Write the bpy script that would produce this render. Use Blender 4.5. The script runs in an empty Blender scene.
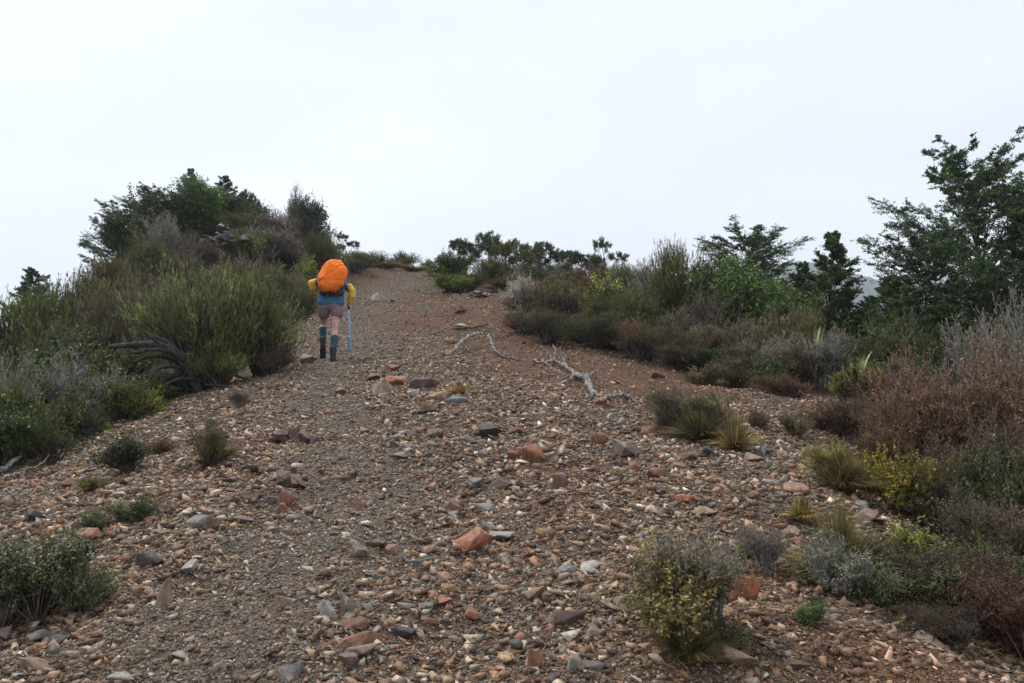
import bpy, bmesh, math, random
import numpy as np
from mathutils import Vector, Matrix
R = math.radians
C = bpy.context.scene.collection
SC = bpy.context.scene

# ------------------------------------------------------------------ camera
CAM_Z = 1.6
PITCH = 4.2
F = 28 / 36 * 1024
cam = bpy.data.cameras.new('camera'); cam.lens = 28; cam.sensor_width = 36
cam.clip_start = 0.05; cam.clip_end = 20000
camo = bpy.data.objects.new('camera', cam); C.objects.link(camo)
camo.location = (0, 0, CAM_Z); camo.rotation_euler = (R(90 + PITCH), 0, 0)
SC.camera = camo

# ------------------------------------------------------------------ world, overcast sky
SUN_EL, SUN_AZ = 60, -50          # azimuth clockwise from +Y
w = bpy.data.worlds.new('World'); SC.world = w; w.use_nodes = True
nt = w.node_tree; nt.nodes.clear()
N = nt.nodes.new; L = nt.links.new
out = N('ShaderNodeOutputWorld'); mix = N('ShaderNodeMixShader'); mix.inputs[0].default_value = 0.93
sky = N('ShaderNodeTexSky'); sky.sky_type = 'NISHITA'; sky.sun_disc = False
sky.sun_elevation = R(SUN_EL); sky.sun_rotation = R(SUN_AZ); sky.dust_density = 4; sky.air_density = 1
b1 = N('ShaderNodeBackground'); b1.inputs[1].default_value = 0.10
b2 = N('ShaderNodeBackground'); b2.inputs[1].default_value = 0.90
tc = N('ShaderNodeTexCoord'); mp = N('ShaderNodeMapping'); mp.inputs['Scale'].default_value = (1.2, 1.2, 3.0)
nz = N('ShaderNodeTexNoise'); nz.inputs['Scale'].default_value = 1.6; nz.inputs['Detail'].default_value = 5; nz.inputs['Roughness'].default_value = .45
cr = N('ShaderNodeValToRGB')
cr.color_ramp.elements[0].position = .25; cr.color_ramp.elements[0].color = (.66, .71, .81, 1)
cr.color_ramp.elements[1].position = .75; cr.color_ramp.elements[1].color = (.86, .89, .95, 1)
L(tc.outputs['Generated'], mp.inputs[0]); L(mp.outputs[0], nz.inputs[0]); L(nz.outputs[0], cr.inputs[0])
L(cr.outputs[0], b2.inputs[0]); L(sky.outputs[0], b1.inputs[0])
L(b1.outputs[0], mix.inputs[1]); L(b2.outputs[0], mix.inputs[2]); L(mix.outputs[0], out.inputs[0])

sl = bpy.data.lights.new('sun', 'SUN'); sl.energy = 1.5; sl.angle = R(12); sl.color = (1, .955, .89)
so = bpy.data.objects.new('sun', sl); C.objects.link(so)
_d = Vector((math.sin(R(SUN_AZ)) * math.cos(R(SUN_EL)), math.cos(R(SUN_AZ)) * math.cos(R(SUN_EL)), math.sin(R(SUN_EL))))
so.rotation_euler = _d.to_track_quat('Z', 'Y').to_euler(); so.location = _d * 50

SC.view_settings.view_transform = 'Standard'; SC.view_settings.look = 'None'
SC.view_settings.exposure = 0.52; SC.view_settings.gamma = 1; SC.view_settings.use_curve_mapping = False
SC.render.engine = 'CYCLES'
SC.cycles.max_bounces = 6; SC.cycles.diffuse_bounces = 3; SC.cycles.volume_bounces = 2
SC.cycles.transparent_max_bounces = 8

# ------------------------------------------------------------------ pixel <-> world
cp, sp = math.cos(R(PITCH)), math.sin(R(PITCH))
def ray(px, py):
    rx = (px - 512) / F; up = (341.5 - py) / F
    return np.array([rx, cp - up * sp, sp + up * cp])
def at(px, py, Y):
    d = ray(px, py); t = Y / d[1]
    return np.array([0, 0, CAM_Z]) + d * t

# ------------------------------------------------------------------ noise
def _hash(ix, iy, s):
    h = (ix.astype(np.int64) * 374761393 + iy.astype(np.int64) * 668265263 + s * 1442695041) & 0x7fffffff
    h = ((h ^ (h >> 13)) * 1274126177) & 0x7fffffff
    return ((h ^ (h >> 16)) & 0xffff) / 65535.0
def vnoise(x, y, s=0):
    x = np.asarray(x, float); y = np.asarray(y, float)
    ix = np.floor(x); iy = np.floor(y); fx = x - ix; fy = y - iy
    fx = fx * fx * (3 - 2 * fx); fy = fy * fy * (3 - 2 * fy)
    a = _hash(ix, iy, s); b = _hash(ix + 1, iy, s); c = _hash(ix, iy + 1, s); d = _hash(ix + 1, iy + 1, s)
    return (a + (b - a) * fx) * (1 - fy) + (c + (d - c) * fx) * fy
def fbm(x, y, o=4, s=0):
    r = 0; a = .5; t = 0
    for k in range(o):
        r = r + a * vnoise(x, y, s + k * 7); t += a; a *= .5; x = x * 2.03 + 3.1; y = y * 2.03 + 1.7
    return r / t * 2 - 1
def sstep(a, b, x):
    t = np.clip((x - a) / (b - a), 0, 1); return t * t * (3 - 2 * t)

# ------------------------------------------------------------------ terrain heights (thin plate through survey points)
PIX = [  # pixel column, row, distance forward
 (480,683,3.11),(480,600,3.85),(480,520,5.03),(480,450,6.9),(480,400,9.4),(430,362,13.1),(430,330,17.5),(420,300,22.5),(410,282,28),(400,269,33),
 (330,361,12.9),(350,320,19),(345,285,27),(480,277,30),(520,300,22),(560,340,17),(620,372,13.6),(640,400,10.6),
 (250,378,12.6),(200,393,11.4),(150,415,10.4),(100,440,9.2),(0,490,7.3),(0,600,4.2),(0,683,3.1),(240,600,3.85),(240,683,3.1),(150,520,5.2),(250,450,7.2),
 (700,385,13.2),(760,392,12.4),(800,408,11),(700,470,6.4),(850,500,5.9),(760,600,3.85),(900,650,3.3),(740,683,3.05),
 (600,304,24),(700,335,21.5),(800,356,19.5),(900,375,17.5),(640,350,17),
 (540,279,28),(600,284,28),(660,290,27),(730,300,26),(300,268,27),(225,238,25.5),(225,252,23.8),(195,262,23.5),(190,225,28),(260,250,27),(100,330,24),(250,300,23),(200,330,19),
]
WP = [  # x, y, z
 (-9,11,.55),(-12,15,1.5),(-7.5,14,1.35),(-14,8,-.5),(-8,5,.0),(-7,0,-1.2),(0,-5,-.9),(0,0,0.02),(7,-3,-1.0),(0,-20,-4),(-20,-10,-8),(20,-10,-7),
 (4.4,7,.5),(4.4,4.5,.05),(2.9,4.6,.42),(6.5,9,.75),(10,10,.1),(9.5,14,1.5),(13,18,1.9),(18,12,-1.0),(20,22,1.0),(16,28,2.2),
 (-16,20,2.0),(-18,28,3.5),(-12,32,7.0),(-8,36,7.0),(-20,36,3),(-3,38,6.6),(3,36,5.9),(8,34,4.2),(14,38,1.5),(0,46,5),(-10,48,5),(12,50,-2),(-28,20,-4),(30,20,-6),(0,58,2),(-28,45,-1),(26,45,-5)]
_P = [tuple(at(*p)) for p in PIX] + WP
_P = np.array(_P); _c = _P[:, :2] / 20.0
def _U(r2): return np.where(r2 > 1e-12, r2 * np.log(np.maximum(r2, 1e-12)), 0)
_n = len(_P)
_K = _U(((_c[:, None] - _c[None]) ** 2).sum(-1)) + np.eye(_n) * 2e-4
_A = np.zeros((_n + 3, _n + 3)); _A[:_n, :_n] = _K; _A[:_n, _n] = 1; _A[:_n, _n + 1:] = _c; _A[_n:, :_n] = _A[:_n, _n:].T
_W = np.linalg.solve(_A, np.concatenate([_P[:, 2], [0, 0, 0]]))
def base_z(x, y):
    x = np.asarray(x, float); y = np.asarray(y, float); sh = x.shape
    q = np.stack([x.ravel(), y.ravel()], -1) / 20.0; z = np.empty(len(q))
    for i in range(0, len(q), 40000):
        b = q[i:i + 40000]; r2 = ((b[:, None] - _c[None]) ** 2).sum(-1)
        z[i:i + 40000] = _U(r2) @ _W[:_n] + _W[_n] + b @ _W[_n + 1:]
    return z.reshape(sh)
def hz(x, y, fine=True):
    x = np.asarray(x, float); y = np.asarray(y, float)
    rr = np.sqrt(x * x + (y - 15) ** 2); wf = sstep(34, 62, rr)
    near = base_z(np.where(rr < 70, x, 0), np.where(rr < 70, y, 15))
    far = -10 - 62 * sstep(50, 420, rr) + 6 * fbm(x / 60, y / 60, 3, 5) * sstep(50, 120, rr)
    z = near * (1 - wf) + far * wf
    z = z + .085 * fbm(x * .9, y * .9, 3, 11) + .045 * fbm(x * 3.1 + 5, y * 3.1, 3, 21)
    if fine: z = z + .012 * fbm(x * 13, y * 13, 2, 31)
    return z
def Z(x, y): return float(hz(np.array([x]), np.array([y]))[0])
def hit(px, py):
    d = ray(px, py); t = np.geomspace(1.5, 60, 1500)
    p = np.array([0, 0, CAM_Z]) + d[None] * t[:, None]
    below = p[:, 2] < hz(p[:, 0], p[:, 1])
    if not below.any(): k = len(t) - 1
    else: k = int(np.argmax(below))
    return p[k]
def colx(px, Y): return (px - 512) / F * Y

# ------------------------------------------------------------------ ground colour zones
_rust = [(575,372,1.7,1.1),(640,384,1.7,1),(700,382,1.8,.8),(440,300,2.2,.6),(455,318,2.4,.75),(500,330,2,.7),(420,345,1.2,.45),(360,268,3,.6),(470,300,2.5,.6),(520,348,2.0,.85),(545,362,1.3,1),(800,400,1.8,.55),
         (800,620,.5,.5),(860,650,.5,.6),(930,660,.5,.55),(700,655,.35,.5),(240,450,.8,.45),(210,470,.5,.6),(160,500,.6,.4),(750,640,.35,.35),(540,470,.5,.35),(820,590,.5,.5),(425,400,.5,.5),(500,290,2,.6),(560,500,.4,.3)]
_rw = [(hit(a, b)[:2], r, s) for a, b, r, s in _rust]
_tr = [hit(a, b)[:2] for a, b in [(215,683),(260,600),(320,520),(345,470),(340,430),(320,395),(335,362),(365,335),(375,310),(385,290),(390,275)]]
def rust(x, y):
    m = np.zeros_like(x)
    for (c, r, s) in _rw: m = np.maximum(m, s * np.exp(-(((x - c[0]) ** 2 + (y - c[1]) ** 2) / (r * r))))
    m = m + .12 + .35 * fbm(x * 1.3, y * 1.3, 4, 41)
    return np.clip(m, 0, 1)
def trail(x, y):
    m = np.full_like(x, 1e9)
    for a, b in zip(_tr[:-1], _tr[1:]):
        ab = b - a; t = np.clip(((x - a[0]) * ab[0] + (y - a[1]) * ab[1]) / (ab @ ab), 0, 1)
        m = np.minimum(m, np.hypot(x - a[0] - ab[0] * t, y - a[1] - ab[1] * t))
    return .85 * (1 - sstep(.1, .75, m + .45 * fbm(x * 1.7, y * 1.7, 3, 51))) * (.55 + .45 * sstep(-.5, .2, fbm(x * 3, y * 3, 2, 53)))
# polygons (in pixels on the ground) where brush covers the soil with litter
e1 = np.array([hit(a, b)[:2] for a, b in [(0,487),(100,437),(150,412),(200,390),(255,372),(290,330),(310,290)]])
e2 = np.array([hit(a, b)[:2] for a, b in [(960,672),(880,600),(880,540),(850,470),(815,400),(720,378),(620,350),(530,330),(520,300),(500,280)]])
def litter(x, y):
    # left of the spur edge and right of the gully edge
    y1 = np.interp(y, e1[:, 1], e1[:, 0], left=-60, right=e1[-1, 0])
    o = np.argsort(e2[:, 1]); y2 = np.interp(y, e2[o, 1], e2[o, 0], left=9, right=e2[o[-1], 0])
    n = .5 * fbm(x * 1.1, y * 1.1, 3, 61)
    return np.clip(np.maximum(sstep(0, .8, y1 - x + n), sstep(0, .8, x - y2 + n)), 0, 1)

# ------------------------------------------------------------------ mesh helpers
def mesh_np(name, V, F4=None, F3=None, attrs=None, smooth=False):
    me = bpy.data.meshes.new(name)
    nf4 = 0 if F4 is None else len(F4); nf3 = 0 if F3 is None else len(F3)
    loops = np.concatenate([np.asarray(F4, np.int32).ravel() if nf4 else np.zeros(0, np.int32), np.asarray(F3, np.int32).ravel() if nf3 else np.zeros(0, np.int32)])
    starts = np.concatenate([np.arange(nf4) * 4, nf4 * 4 + np.arange(nf3) * 3]).astype(np.int32)
    me.vertices.add(len(V)); me.vertices.foreach_set('co', np.asarray(V, np.float32).ravel())
    me.loops.add(len(loops)); me.loops.foreach_set('vertex_index', loops)
    me.polygons.add(nf4 + nf3); me.polygons.foreach_set('loop_start', starts)
    me.update(calc_edges=True)
    if smooth: me.polygons.foreach_set('use_smooth', np.ones(nf4 + nf3, bool))
    for k, a in (attrs or {}).items():
        a = np.asarray(a, np.float32)
        if a.ndim == 1:
            at_ = me.attributes.new(k, 'FLOAT', 'POINT'); at_.data.foreach_set('value', a)
        else:
            at_ = me.attributes.new(k, 'FLOAT_COLOR', 'POINT'); at_.data.foreach_set('color', a.ravel())
    return me
def link(name, me, mat=None, parent=None, label=None, cat=None, group=None, kind=None, loc=None, color=None):
    o = bpy.data.objects.new(name, me); C.objects.link(o)
    if mat and me is not None and not me.materials: me.materials.append(mat)
    if parent: o.parent = parent
    if label: o['label'] = label
    if cat: o['category'] = cat
    if group: o['group'] = group
    if kind: o['kind'] = kind
    if loc is not None: o.location = loc
    if color is not None: o.color = (*color, 1)
    return o
class Geo:
    def __init__(s): s.V = []; s.Q = []; s.T = []; s.A = []; s.n = 0
    def add(s, V, Q=None, T=None, a=None):
        V = np.asarray(V, float).reshape(-1, 3)
        if Q is not None and len(Q): s.Q.append(np.asarray(Q).reshape(-1, 4) + s.n)
        if T is not None and len(T): s.T.append(np.asarray(T).reshape(-1, 3) + s.n)
        s.V.append(V); s.A.append(np.full(len(V), .5) if a is None else np.asarray(a, float)); s.n += len(V)
    def mesh(s, name, smooth=False):
        if not s.V: return None
        return mesh_np(name, np.concatenate(s.V), np.concatenate(s.Q) if s.Q else None, np.concatenate(s.T) if s.T else None, {'v': np.concatenate(s.A)}, smooth)
def norm(a): return a / np.maximum(np.linalg.norm(a, axis=-1, keepdims=True), 1e-9)
def tube(g, P, rad, sides=6, a=.5, cap=True):
    P = np.asarray(P, float); k = len(P); rad = np.asarray(rad, float) * np.ones(k)
    T = norm(np.gradient(P, axis=0)); ref = np.array([.3, .2, .93]) if abs(T[0][2]) < .8 else np.array([1., .1, 0])
    U_ = norm(np.cross(T, ref)); W_ = np.cross(T, U_)
    an = np.arange(sides) / sides * 2 * math.pi
    V = P[:, None] + rad[:, None, None] * (np.cos(an)[None, :, None] * U_[:, None] + np.sin(an)[None, :, None] * W_[:, None])
    V = V.reshape(-1, 3); Q = []
    i = np.arange(k - 1)[:, None] * sides; j = np.arange(sides)[None]; j2 = (j + 1) % sides
    Q = np.stack([i + j, i + j2, i + sides + j2, i + sides + j], -1).reshape(-1, 4)
    V = np.concatenate([V, P[:1], P[-1:]]); n0 = k * sides
    jj = np.arange(sides); T0 = np.stack([np.full(sides, n0), (jj + 1) % sides, jj], -1); T1 = np.stack([np.full(sides, n0 + 1), (k - 1) * sides + jj, (k - 1) * sides + (jj + 1) % sides], -1)
    g.add(V, Q, np.concatenate([T0, T1]), np.full(len(V), a))
def bez(a, b, c, n=7):
    t = np.linspace(0, 1, n)[:, None]; a, b, c = map(np.asarray, (a, b, c))
    return (1 - t) ** 2 * a + 2 * t * (1 - t) * b + t * t * c
def twigs(g, S, D, Ln, r, bend, rng, a=None):
    """many thin 3-sided twigs; returns end segments for leaves"""
    n = len(S); D = norm(D); ref = norm(rng.normal(size=(n, 3))); U_ = norm(np.cross(D, ref)); W_ = np.cross(D, U_)
    Ln = np.asarray(Ln) * np.ones(n)
    M = S + D * (Ln * .5)[:, None]; D2 = norm(D + bend + rng.normal(size=(n, 3)) * .15); E = M + D2 * (Ln * .5)[:, None]
    an = np.arange(3) / 3 * 2 * math.pi
    ring = np.cos(an)[None, :, None] * U_[:, None] + np.sin(an)[None, :, None] * W_[:, None]
    V = np.concatenate([S[:, None] + ring * r, M[:, None] + ring * r * .7, E[:, None]], 1)
    b = (np.arange(n) * 7)[:, None, None]
    Q = np.array([[0,1,4,3],[1,2,5,4],[2,0,3,5]])[None] + b; T = np.array([[3,4,6],[4,5,6],[5,3,6]])[None] + b
    aa = np.repeat(rng.random(n), 7) if a is None else np.full(n * 7, a)
    g.add(V, Q.reshape(-1, 4), T.reshape(-1, 3), aa)
    return M, E, D2
def leaves(g, P, D, ln, wd, rng, droop=0.15, a=None):
    n = len(P); D = norm(D); ref = norm(rng.normal(size=(n, 3)) + np.array([0, 0, .8])); S = norm(np.cross(D, ref)); Nn = np.cross(S, D)
    ln = np.asarray(ln) * np.ones(n); wd = np.asarray(wd) * np.ones(n); l = ln[:, None]; w_ = wd[:, None]
    mid = P + D * l * .5
    V = np.stack([P, mid + S * w_ * .5 + Nn * w_ * .12, P + D * l - np.array([0, 0, 1]) * l * droop, mid - S * w_ * .5 + Nn * w_ * .12], 1)
    Q = np.arange(n * 4).reshape(-1, 4)
    g.add(V, Q, None, np.repeat(rng.random(n) if a is None else a, 4))

# ------------------------------------------------------------------ materials
def newmat(name):
    m = bpy.data.materials.new(name); m.use_nodes = True; nt = m.node_tree; b = nt.nodes['Principled BSDF']
    return m, nt, b, nt.nodes.new, nt.links.new
def ramp(nd, stops):
    e = nd.color_ramp.elements
    while len(e) < len(stops): e.new(.5)
    for q, (p, c) in zip(e, stops): q.position = p; q.color = (*c, 1)
def mulc(N, L, a, b, fac=1, mode='MULTIPLY'):
    m = N('ShaderNodeMix'); m.data_type = 'RGBA'; m.blend_type = mode; m.inputs[0].default_value = fac
    if hasattr(a, 'links'): L(a, m.inputs[6])
    else: m.inputs[6].default_value = (*a, 1)
    if hasattr(b, 'links'): L(b, m.inputs[7])
    else: m.inputs[7].default_value = (*b, 1)
    return m.outputs[2]
def leafmat(name, rough=.6, trans=.14):
    m, nt, b, N, L = newmat(name)
    oi = N('ShaderNodeObjectInfo'); at_ = N('ShaderNodeAttribute'); at_.attribute_name = 'v'
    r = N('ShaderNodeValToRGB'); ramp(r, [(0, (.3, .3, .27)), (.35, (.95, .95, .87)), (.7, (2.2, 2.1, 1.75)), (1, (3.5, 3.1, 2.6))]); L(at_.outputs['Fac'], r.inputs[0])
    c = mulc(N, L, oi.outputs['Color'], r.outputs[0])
    tc = N('ShaderNodeTexCoord'); nz = N('ShaderNodeTexNoise'); nz.inputs['Scale'].default_value = 4.5; nz.inputs['Detail'].default_value = 2
    L(tc.outputs['Object'], nz.inputs[0]); r2 = N('ShaderNodeValToRGB'); ramp(r2, [(.32, (.5, .55, .5)), (.68, (2.1, 2.1, 1.6))]); L(nz.outputs[0], r2.inputs[0])
    c = mulc(N, L, c, r2.outputs[0])
    L(c, b.inputs['Base Color']); b.inputs['Roughness'].default_value = rough; b.inputs['Specular IOR Level'].default_value = .3
    tr = N('ShaderNodeBsdfTranslucent'); L(c, tr.inputs[0]); mx = N('ShaderNodeMixShader'); mx.inputs[0].default_value = trans
    L(b.outputs[0], mx.inputs[1]); L(tr.outputs[0], mx.inputs[2]); L(mx.outputs[0], nt.nodes['Material Output'].inputs[0])
    return m
def barkmat(name):
    m, nt, b, N, L = newmat(name)
    oi = N('ShaderNodeObjectInfo'); tc = N('ShaderNodeTexCoord'); mp = N('ShaderNodeMapping'); mp.inputs['Scale'].default_value = (1, 1, .35)
    nz = N('ShaderNodeTexNoise'); nz.inputs['Scale'].default_value = 28; nz.inputs['Detail'].default_value = 5
    L(tc.outputs['Object'], mp.inputs[0]); L(mp.outputs[0], nz.inputs[0])
    r = N('ShaderNodeValToRGB'); ramp(r, [(.38, (.35, .33, .31)), (.6, (1.7, 1.62, 1.55))]); L(nz.outputs[0], r.inputs[0])
    L(mulc(N, L, oi.outputs['Color'], r.outputs[0]), b.inputs['Base Color']); b.inputs['Roughness'].default_value = .85
    bp = N('ShaderNodeBump'); bp.inputs['Strength'].default_value = .6; bp.inputs['Distance'].default_value = .01; L(nz.outputs[0], bp.inputs['Height']); L(bp.outputs[0], b.inputs['Normal'])
    return m
M_leaf = leafmat('leaf'); M_gloss = leafmat('glossy_leaf', .42, .1); M_bark = barkmat('bark')

def rockmat():
    m, nt, b, N, L = newmat('rock')
    oi = N('ShaderNodeObjectInfo'); tc = N('ShaderNodeTexCoord')
    nz = N('ShaderNodeTexNoise'); nz.inputs['Scale'].default_value = 6; nz.inputs['Detail'].default_value = 9; nz.inputs['Roughness'].default_value = .65; L(tc.outputs['Object'], nz.inputs[0])
    r = N('ShaderNodeValToRGB'); ramp(r, [(.3, (.4, .38, .38)), (.5, (.95, .93, .9)), (.72, (1.6, 1.5, 1.4))]); L(nz.outputs[0], r.inputs[0])
    c = mulc(N, L, oi.outputs['Color'], r.outputs[0])
    n2 = N('ShaderNodeTexNoise'); n2.inputs['Scale'].default_value = 3.2; n2.inputs['Detail'].default_value = 4; L(tc.outputs['Object'], n2.inputs[0])
    r2 = N('ShaderNodeValToRGB'); ramp(r2, [(.55, (0, 0, 0)), (.66, (1, 1, 1))]); L(n2.outputs[0], r2.inputs[0])
    mx = N('ShaderNodeMix'); mx.data_type = 'RGBA'; L(r2.outputs[0], mx.inputs[0]); L(c, mx.inputs[6]); L(mulc(N, L, c, (.62, .66, .72), .8), mx.inputs[7])
    L(mx.outputs[2], b.inputs['Base Color']); b.inputs['Roughness'].default_value = .62; b.inputs['Specular IOR Level'].default_value = .35
    bp = N('ShaderNodeBump'); bp.inputs['Strength'].default_value = .7; bp.inputs['Distance'].default_value = .012; L(nz.outputs[0], bp.inputs['Height']); L(bp.outputs[0], b.inputs['Normal'])
    return m
M_rock = rockmat()
def gravelmat():
    m, nt, b, N, L = newmat('gravel')
    a = N('ShaderNodeAttribute'); a.attribute_name = 'col'; g = N('ShaderNodeNewGeometry')
    nz = N('ShaderNodeTexNoise'); nz.inputs['Scale'].default_value = 70; nz.inputs['Detail'].default_value = 3; L(g.outputs['Position'], nz.inputs[0])
    r = N('ShaderNodeValToRGB'); ramp(r, [(.3, (.6, .58, .56)), (.7, (1.3, 1.28, 1.25))]); L(nz.outputs[0], r.inputs[0])
    L(mulc(N, L, a.outputs['Color'], r.outputs[0]), b.inputs['Base Color']); b.inputs['Roughness'].default_value = .6; b.inputs['Specular IOR Level'].default_value = .35
    return m
M_gravel = gravelmat()
def groundmat():
    m, nt, b, N, L = newmat('scree_soil'); g = N('ShaderNodeNewGeometry')
    ru = N('ShaderNodeAttribute'); ru.attribute_name = 'rust'; li = N('ShaderNodeAttribute'); li.attribute_name = 'litter'; far = N('ShaderNodeAttribute'); far.attribute_name = 'far'; trl = N('ShaderNodeAttribute'); trl.attribute_name = 'trail'
    def noise(s, d=4, ro=.6):
        n = N('ShaderNodeTexNoise'); n.inputs['Scale'].default_value = s; n.inputs['Detail'].default_value = d; n.inputs['Roughness'].default_value = ro; L(g.outputs['Position'], n.inputs[0]); return n
    def mixf(f, a, c):
        x = N('ShaderNodeMix'); x.data_type = 'RGBA'; L(f, x.inputs[0])
        for k, v in ((6, a), (7, c)):
            if hasattr(v, 'links'): L(v, x.inputs[k])
            else: x.inputs[k].default_value = (*v, 1)
        return x.outputs[2]
    n1 = noise(1.6); n2 = noise(45, 3); n3 = noise(9, 5)
    soil = mixf(n1.outputs[0], (.1, .066, .042), (.2, .135, .085))
    # broken stone chips in the surface
    vo = N('ShaderNodeTexVoronoi'); vo.inputs['Scale'].default_value = 42; L(g.outputs['Position'], vo.inputs['Vector'])
    r = N('ShaderNodeValToRGB'); r.color_ramp.interpolation = 'CONSTANT'
    ramp(r, [(0, (.13, .09, .06)), (.2, (.19, .14, .095)), (.38, (.16, .145, .13)), (.55, (.11, .09, .08)), (.7, (.25, .21, .17)), (.82, (.2, .1, .06)), (.92, (.27, .27, .27))])
    L(vo.outputs['Color'], r.inputs[0])
    e = N('ShaderNodeValToRGB'); ramp(e, [(.35, (1, 1, 1)), (.6, (.0, .0, .0))]); L(vo.outputs['Distance'], e.inputs[0])
    chips = N('ShaderNodeMath'); chips.operation = 'MULTIPLY'; L(e.outputs[0], chips.inputs[0]); chips.inputs[1].default_value = .8
    c = mixf(chips.outputs[0], soil, r.outputs[0])
    v2 = N('ShaderNodeTexVoronoi'); v2.inputs['Scale'].default_value = 95; L(g.outputs['Position'], v2.inputs['Vector'])
    r_2 = N('ShaderNodeValToRGB'); r_2.color_ramp.interpolation = 'CONSTANT'
    ramp(r_2, [(0, (.09, .068, .05)), (.25, (.2, .155, .11)), (.45, (.13, .1, .075)), (.6, (.28, .24, .19)), (.7, (.07, .055, .045)), (.85, (.17, .165, .16)), (.94, (.36, .33, .29))])
    L(v2.outputs['Color'], r_2.inputs[0]); c = mixf(n3.outputs[0], c, r_2.outputs[0])
    tm = N('ShaderNodeMath'); tm.operation = 'MULTIPLY'; tm.inputs[1].default_value = .65; L(trl.outputs['Fac'], tm.inputs[0]); c = mixf(tm.outputs[0], c, mixf(n2.outputs[0], (.105, .086, .066), (.215, .185, .15)))
    rr = N('ShaderNodeValToRGB'); ramp(rr, [(.25, (0, 0, 0)), (.75, (.92, .92, .92))]); L(ru.outputs['Fac'], rr.inputs[0])
    rc = mixf(n3.outputs[0], (.09, .048, .026), (.21, .108, .055))
    c = mixf(rr.outputs[0], c, rc)
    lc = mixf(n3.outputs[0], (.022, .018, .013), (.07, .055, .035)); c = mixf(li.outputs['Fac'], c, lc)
    fc = mixf(noise(.05).outputs[0], (.02, .032, .014), (.06, .07, .035)); c = mixf(far.outputs['Fac'], c, fc)
    s = N('ShaderNodeValToRGB'); ramp(s, [(.3, (.5, .5, .5)), (.7, (1.45, 1.45, 1.45))]); L(n2.outputs[0], s.inputs[0])
    L(mulc(N, L, c, s.outputs[0]), b.inputs['Base Color']); b.inputs['Roughness'].default_value = .8; b.inputs['Specular IOR Level'].default_value = .25
    bp = N('ShaderNodeBump'); bp.inputs['Strength'].default_value = 1; bp.inputs['Distance'].default_value = .02
    ad = N('ShaderNodeMath'); ad.operation = 'ADD'; L(n2.outputs[0], ad.inputs[0]); L(e.outputs[0], ad.inputs[1]); L(ad.outputs[0], bp.inputs['Height']); L(bp.outputs[0], b.inputs['Normal'])
    return m
M_ground = groundmat()
def plain(name, col, rough=.6, noise=None, metal=0):
    m, nt, b, N, L = newmat(name); b.inputs['Roughness'].default_value = rough; b.inputs['Metallic'].default_value = metal
    n = N('ShaderNodeTexNoise'); n.inputs['Scale'].default_value = noise or 20; n.inputs['Detail'].default_value = 4
    tc = N('ShaderNodeTexCoord'); L(tc.outputs['Object'], n.inputs[0])
    r = N('ShaderNodeValToRGB'); ramp(r, [(.3, (.75, .75, .75)), (.7, (1.2, 1.2, 1.2))]); L(n.outputs[0], r.inputs[0])
    L(mulc(N, L, col, r.outputs[0]), b.inputs['Base Color'])
    bp = N('ShaderNodeBump'); bp.inputs['Strength'].default_value = .25; bp.inputs['Distance'].default_value = .01; L(n.outputs[0], bp.inputs['Height']); L(bp.outputs[0], b.inputs['Normal'])
    return m

# ------------------------------------------------------------------ ground sheet
def build_ground():
    rad = np.concatenate([np.geomspace(2.5, 60, 620), np.geomspace(62, 1380, 60)])
    a1 = np.linspace(-42, 42, 780); a2 = np.linspace(44, 316, 90)
    ang = R(1) * np.concatenate([a1, a2]); na = len(ang)
    A, RR = np.meshgrid(ang, rad); ox, oy = 0, -1.5
    X = ox + RR * np.sin(A); Y = oy + RR * np.cos(A); ZZ = hz(X, Y)
    V = np.stack([X, Y, ZZ], -1).reshape(-1, 3); nr = len(rad)
    i = np.arange(nr - 1)[:, None] * na; j = np.arange(na)[None]; j2 = (j + 1) % na
    Q = np.stack([i + j, i + na + j, i + na + j2, i + j2], -1).reshape(-1, 4)[:, ::-1]
    V = np.concatenate([V, [[ox, oy, Z(ox, oy)]]]); jj = np.arange(na); T = np.stack([np.full(na, len(V) - 1), jj, (jj + 1) % na], -1)[:, ::-1]
    x, y = V[:, 0], V[:, 1]; rr = np.hypot(x, y - 15)
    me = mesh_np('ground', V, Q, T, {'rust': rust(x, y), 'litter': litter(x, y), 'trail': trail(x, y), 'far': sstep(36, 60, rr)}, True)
    link('ground', me, M_ground, kind='structure')
build_ground()

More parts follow.
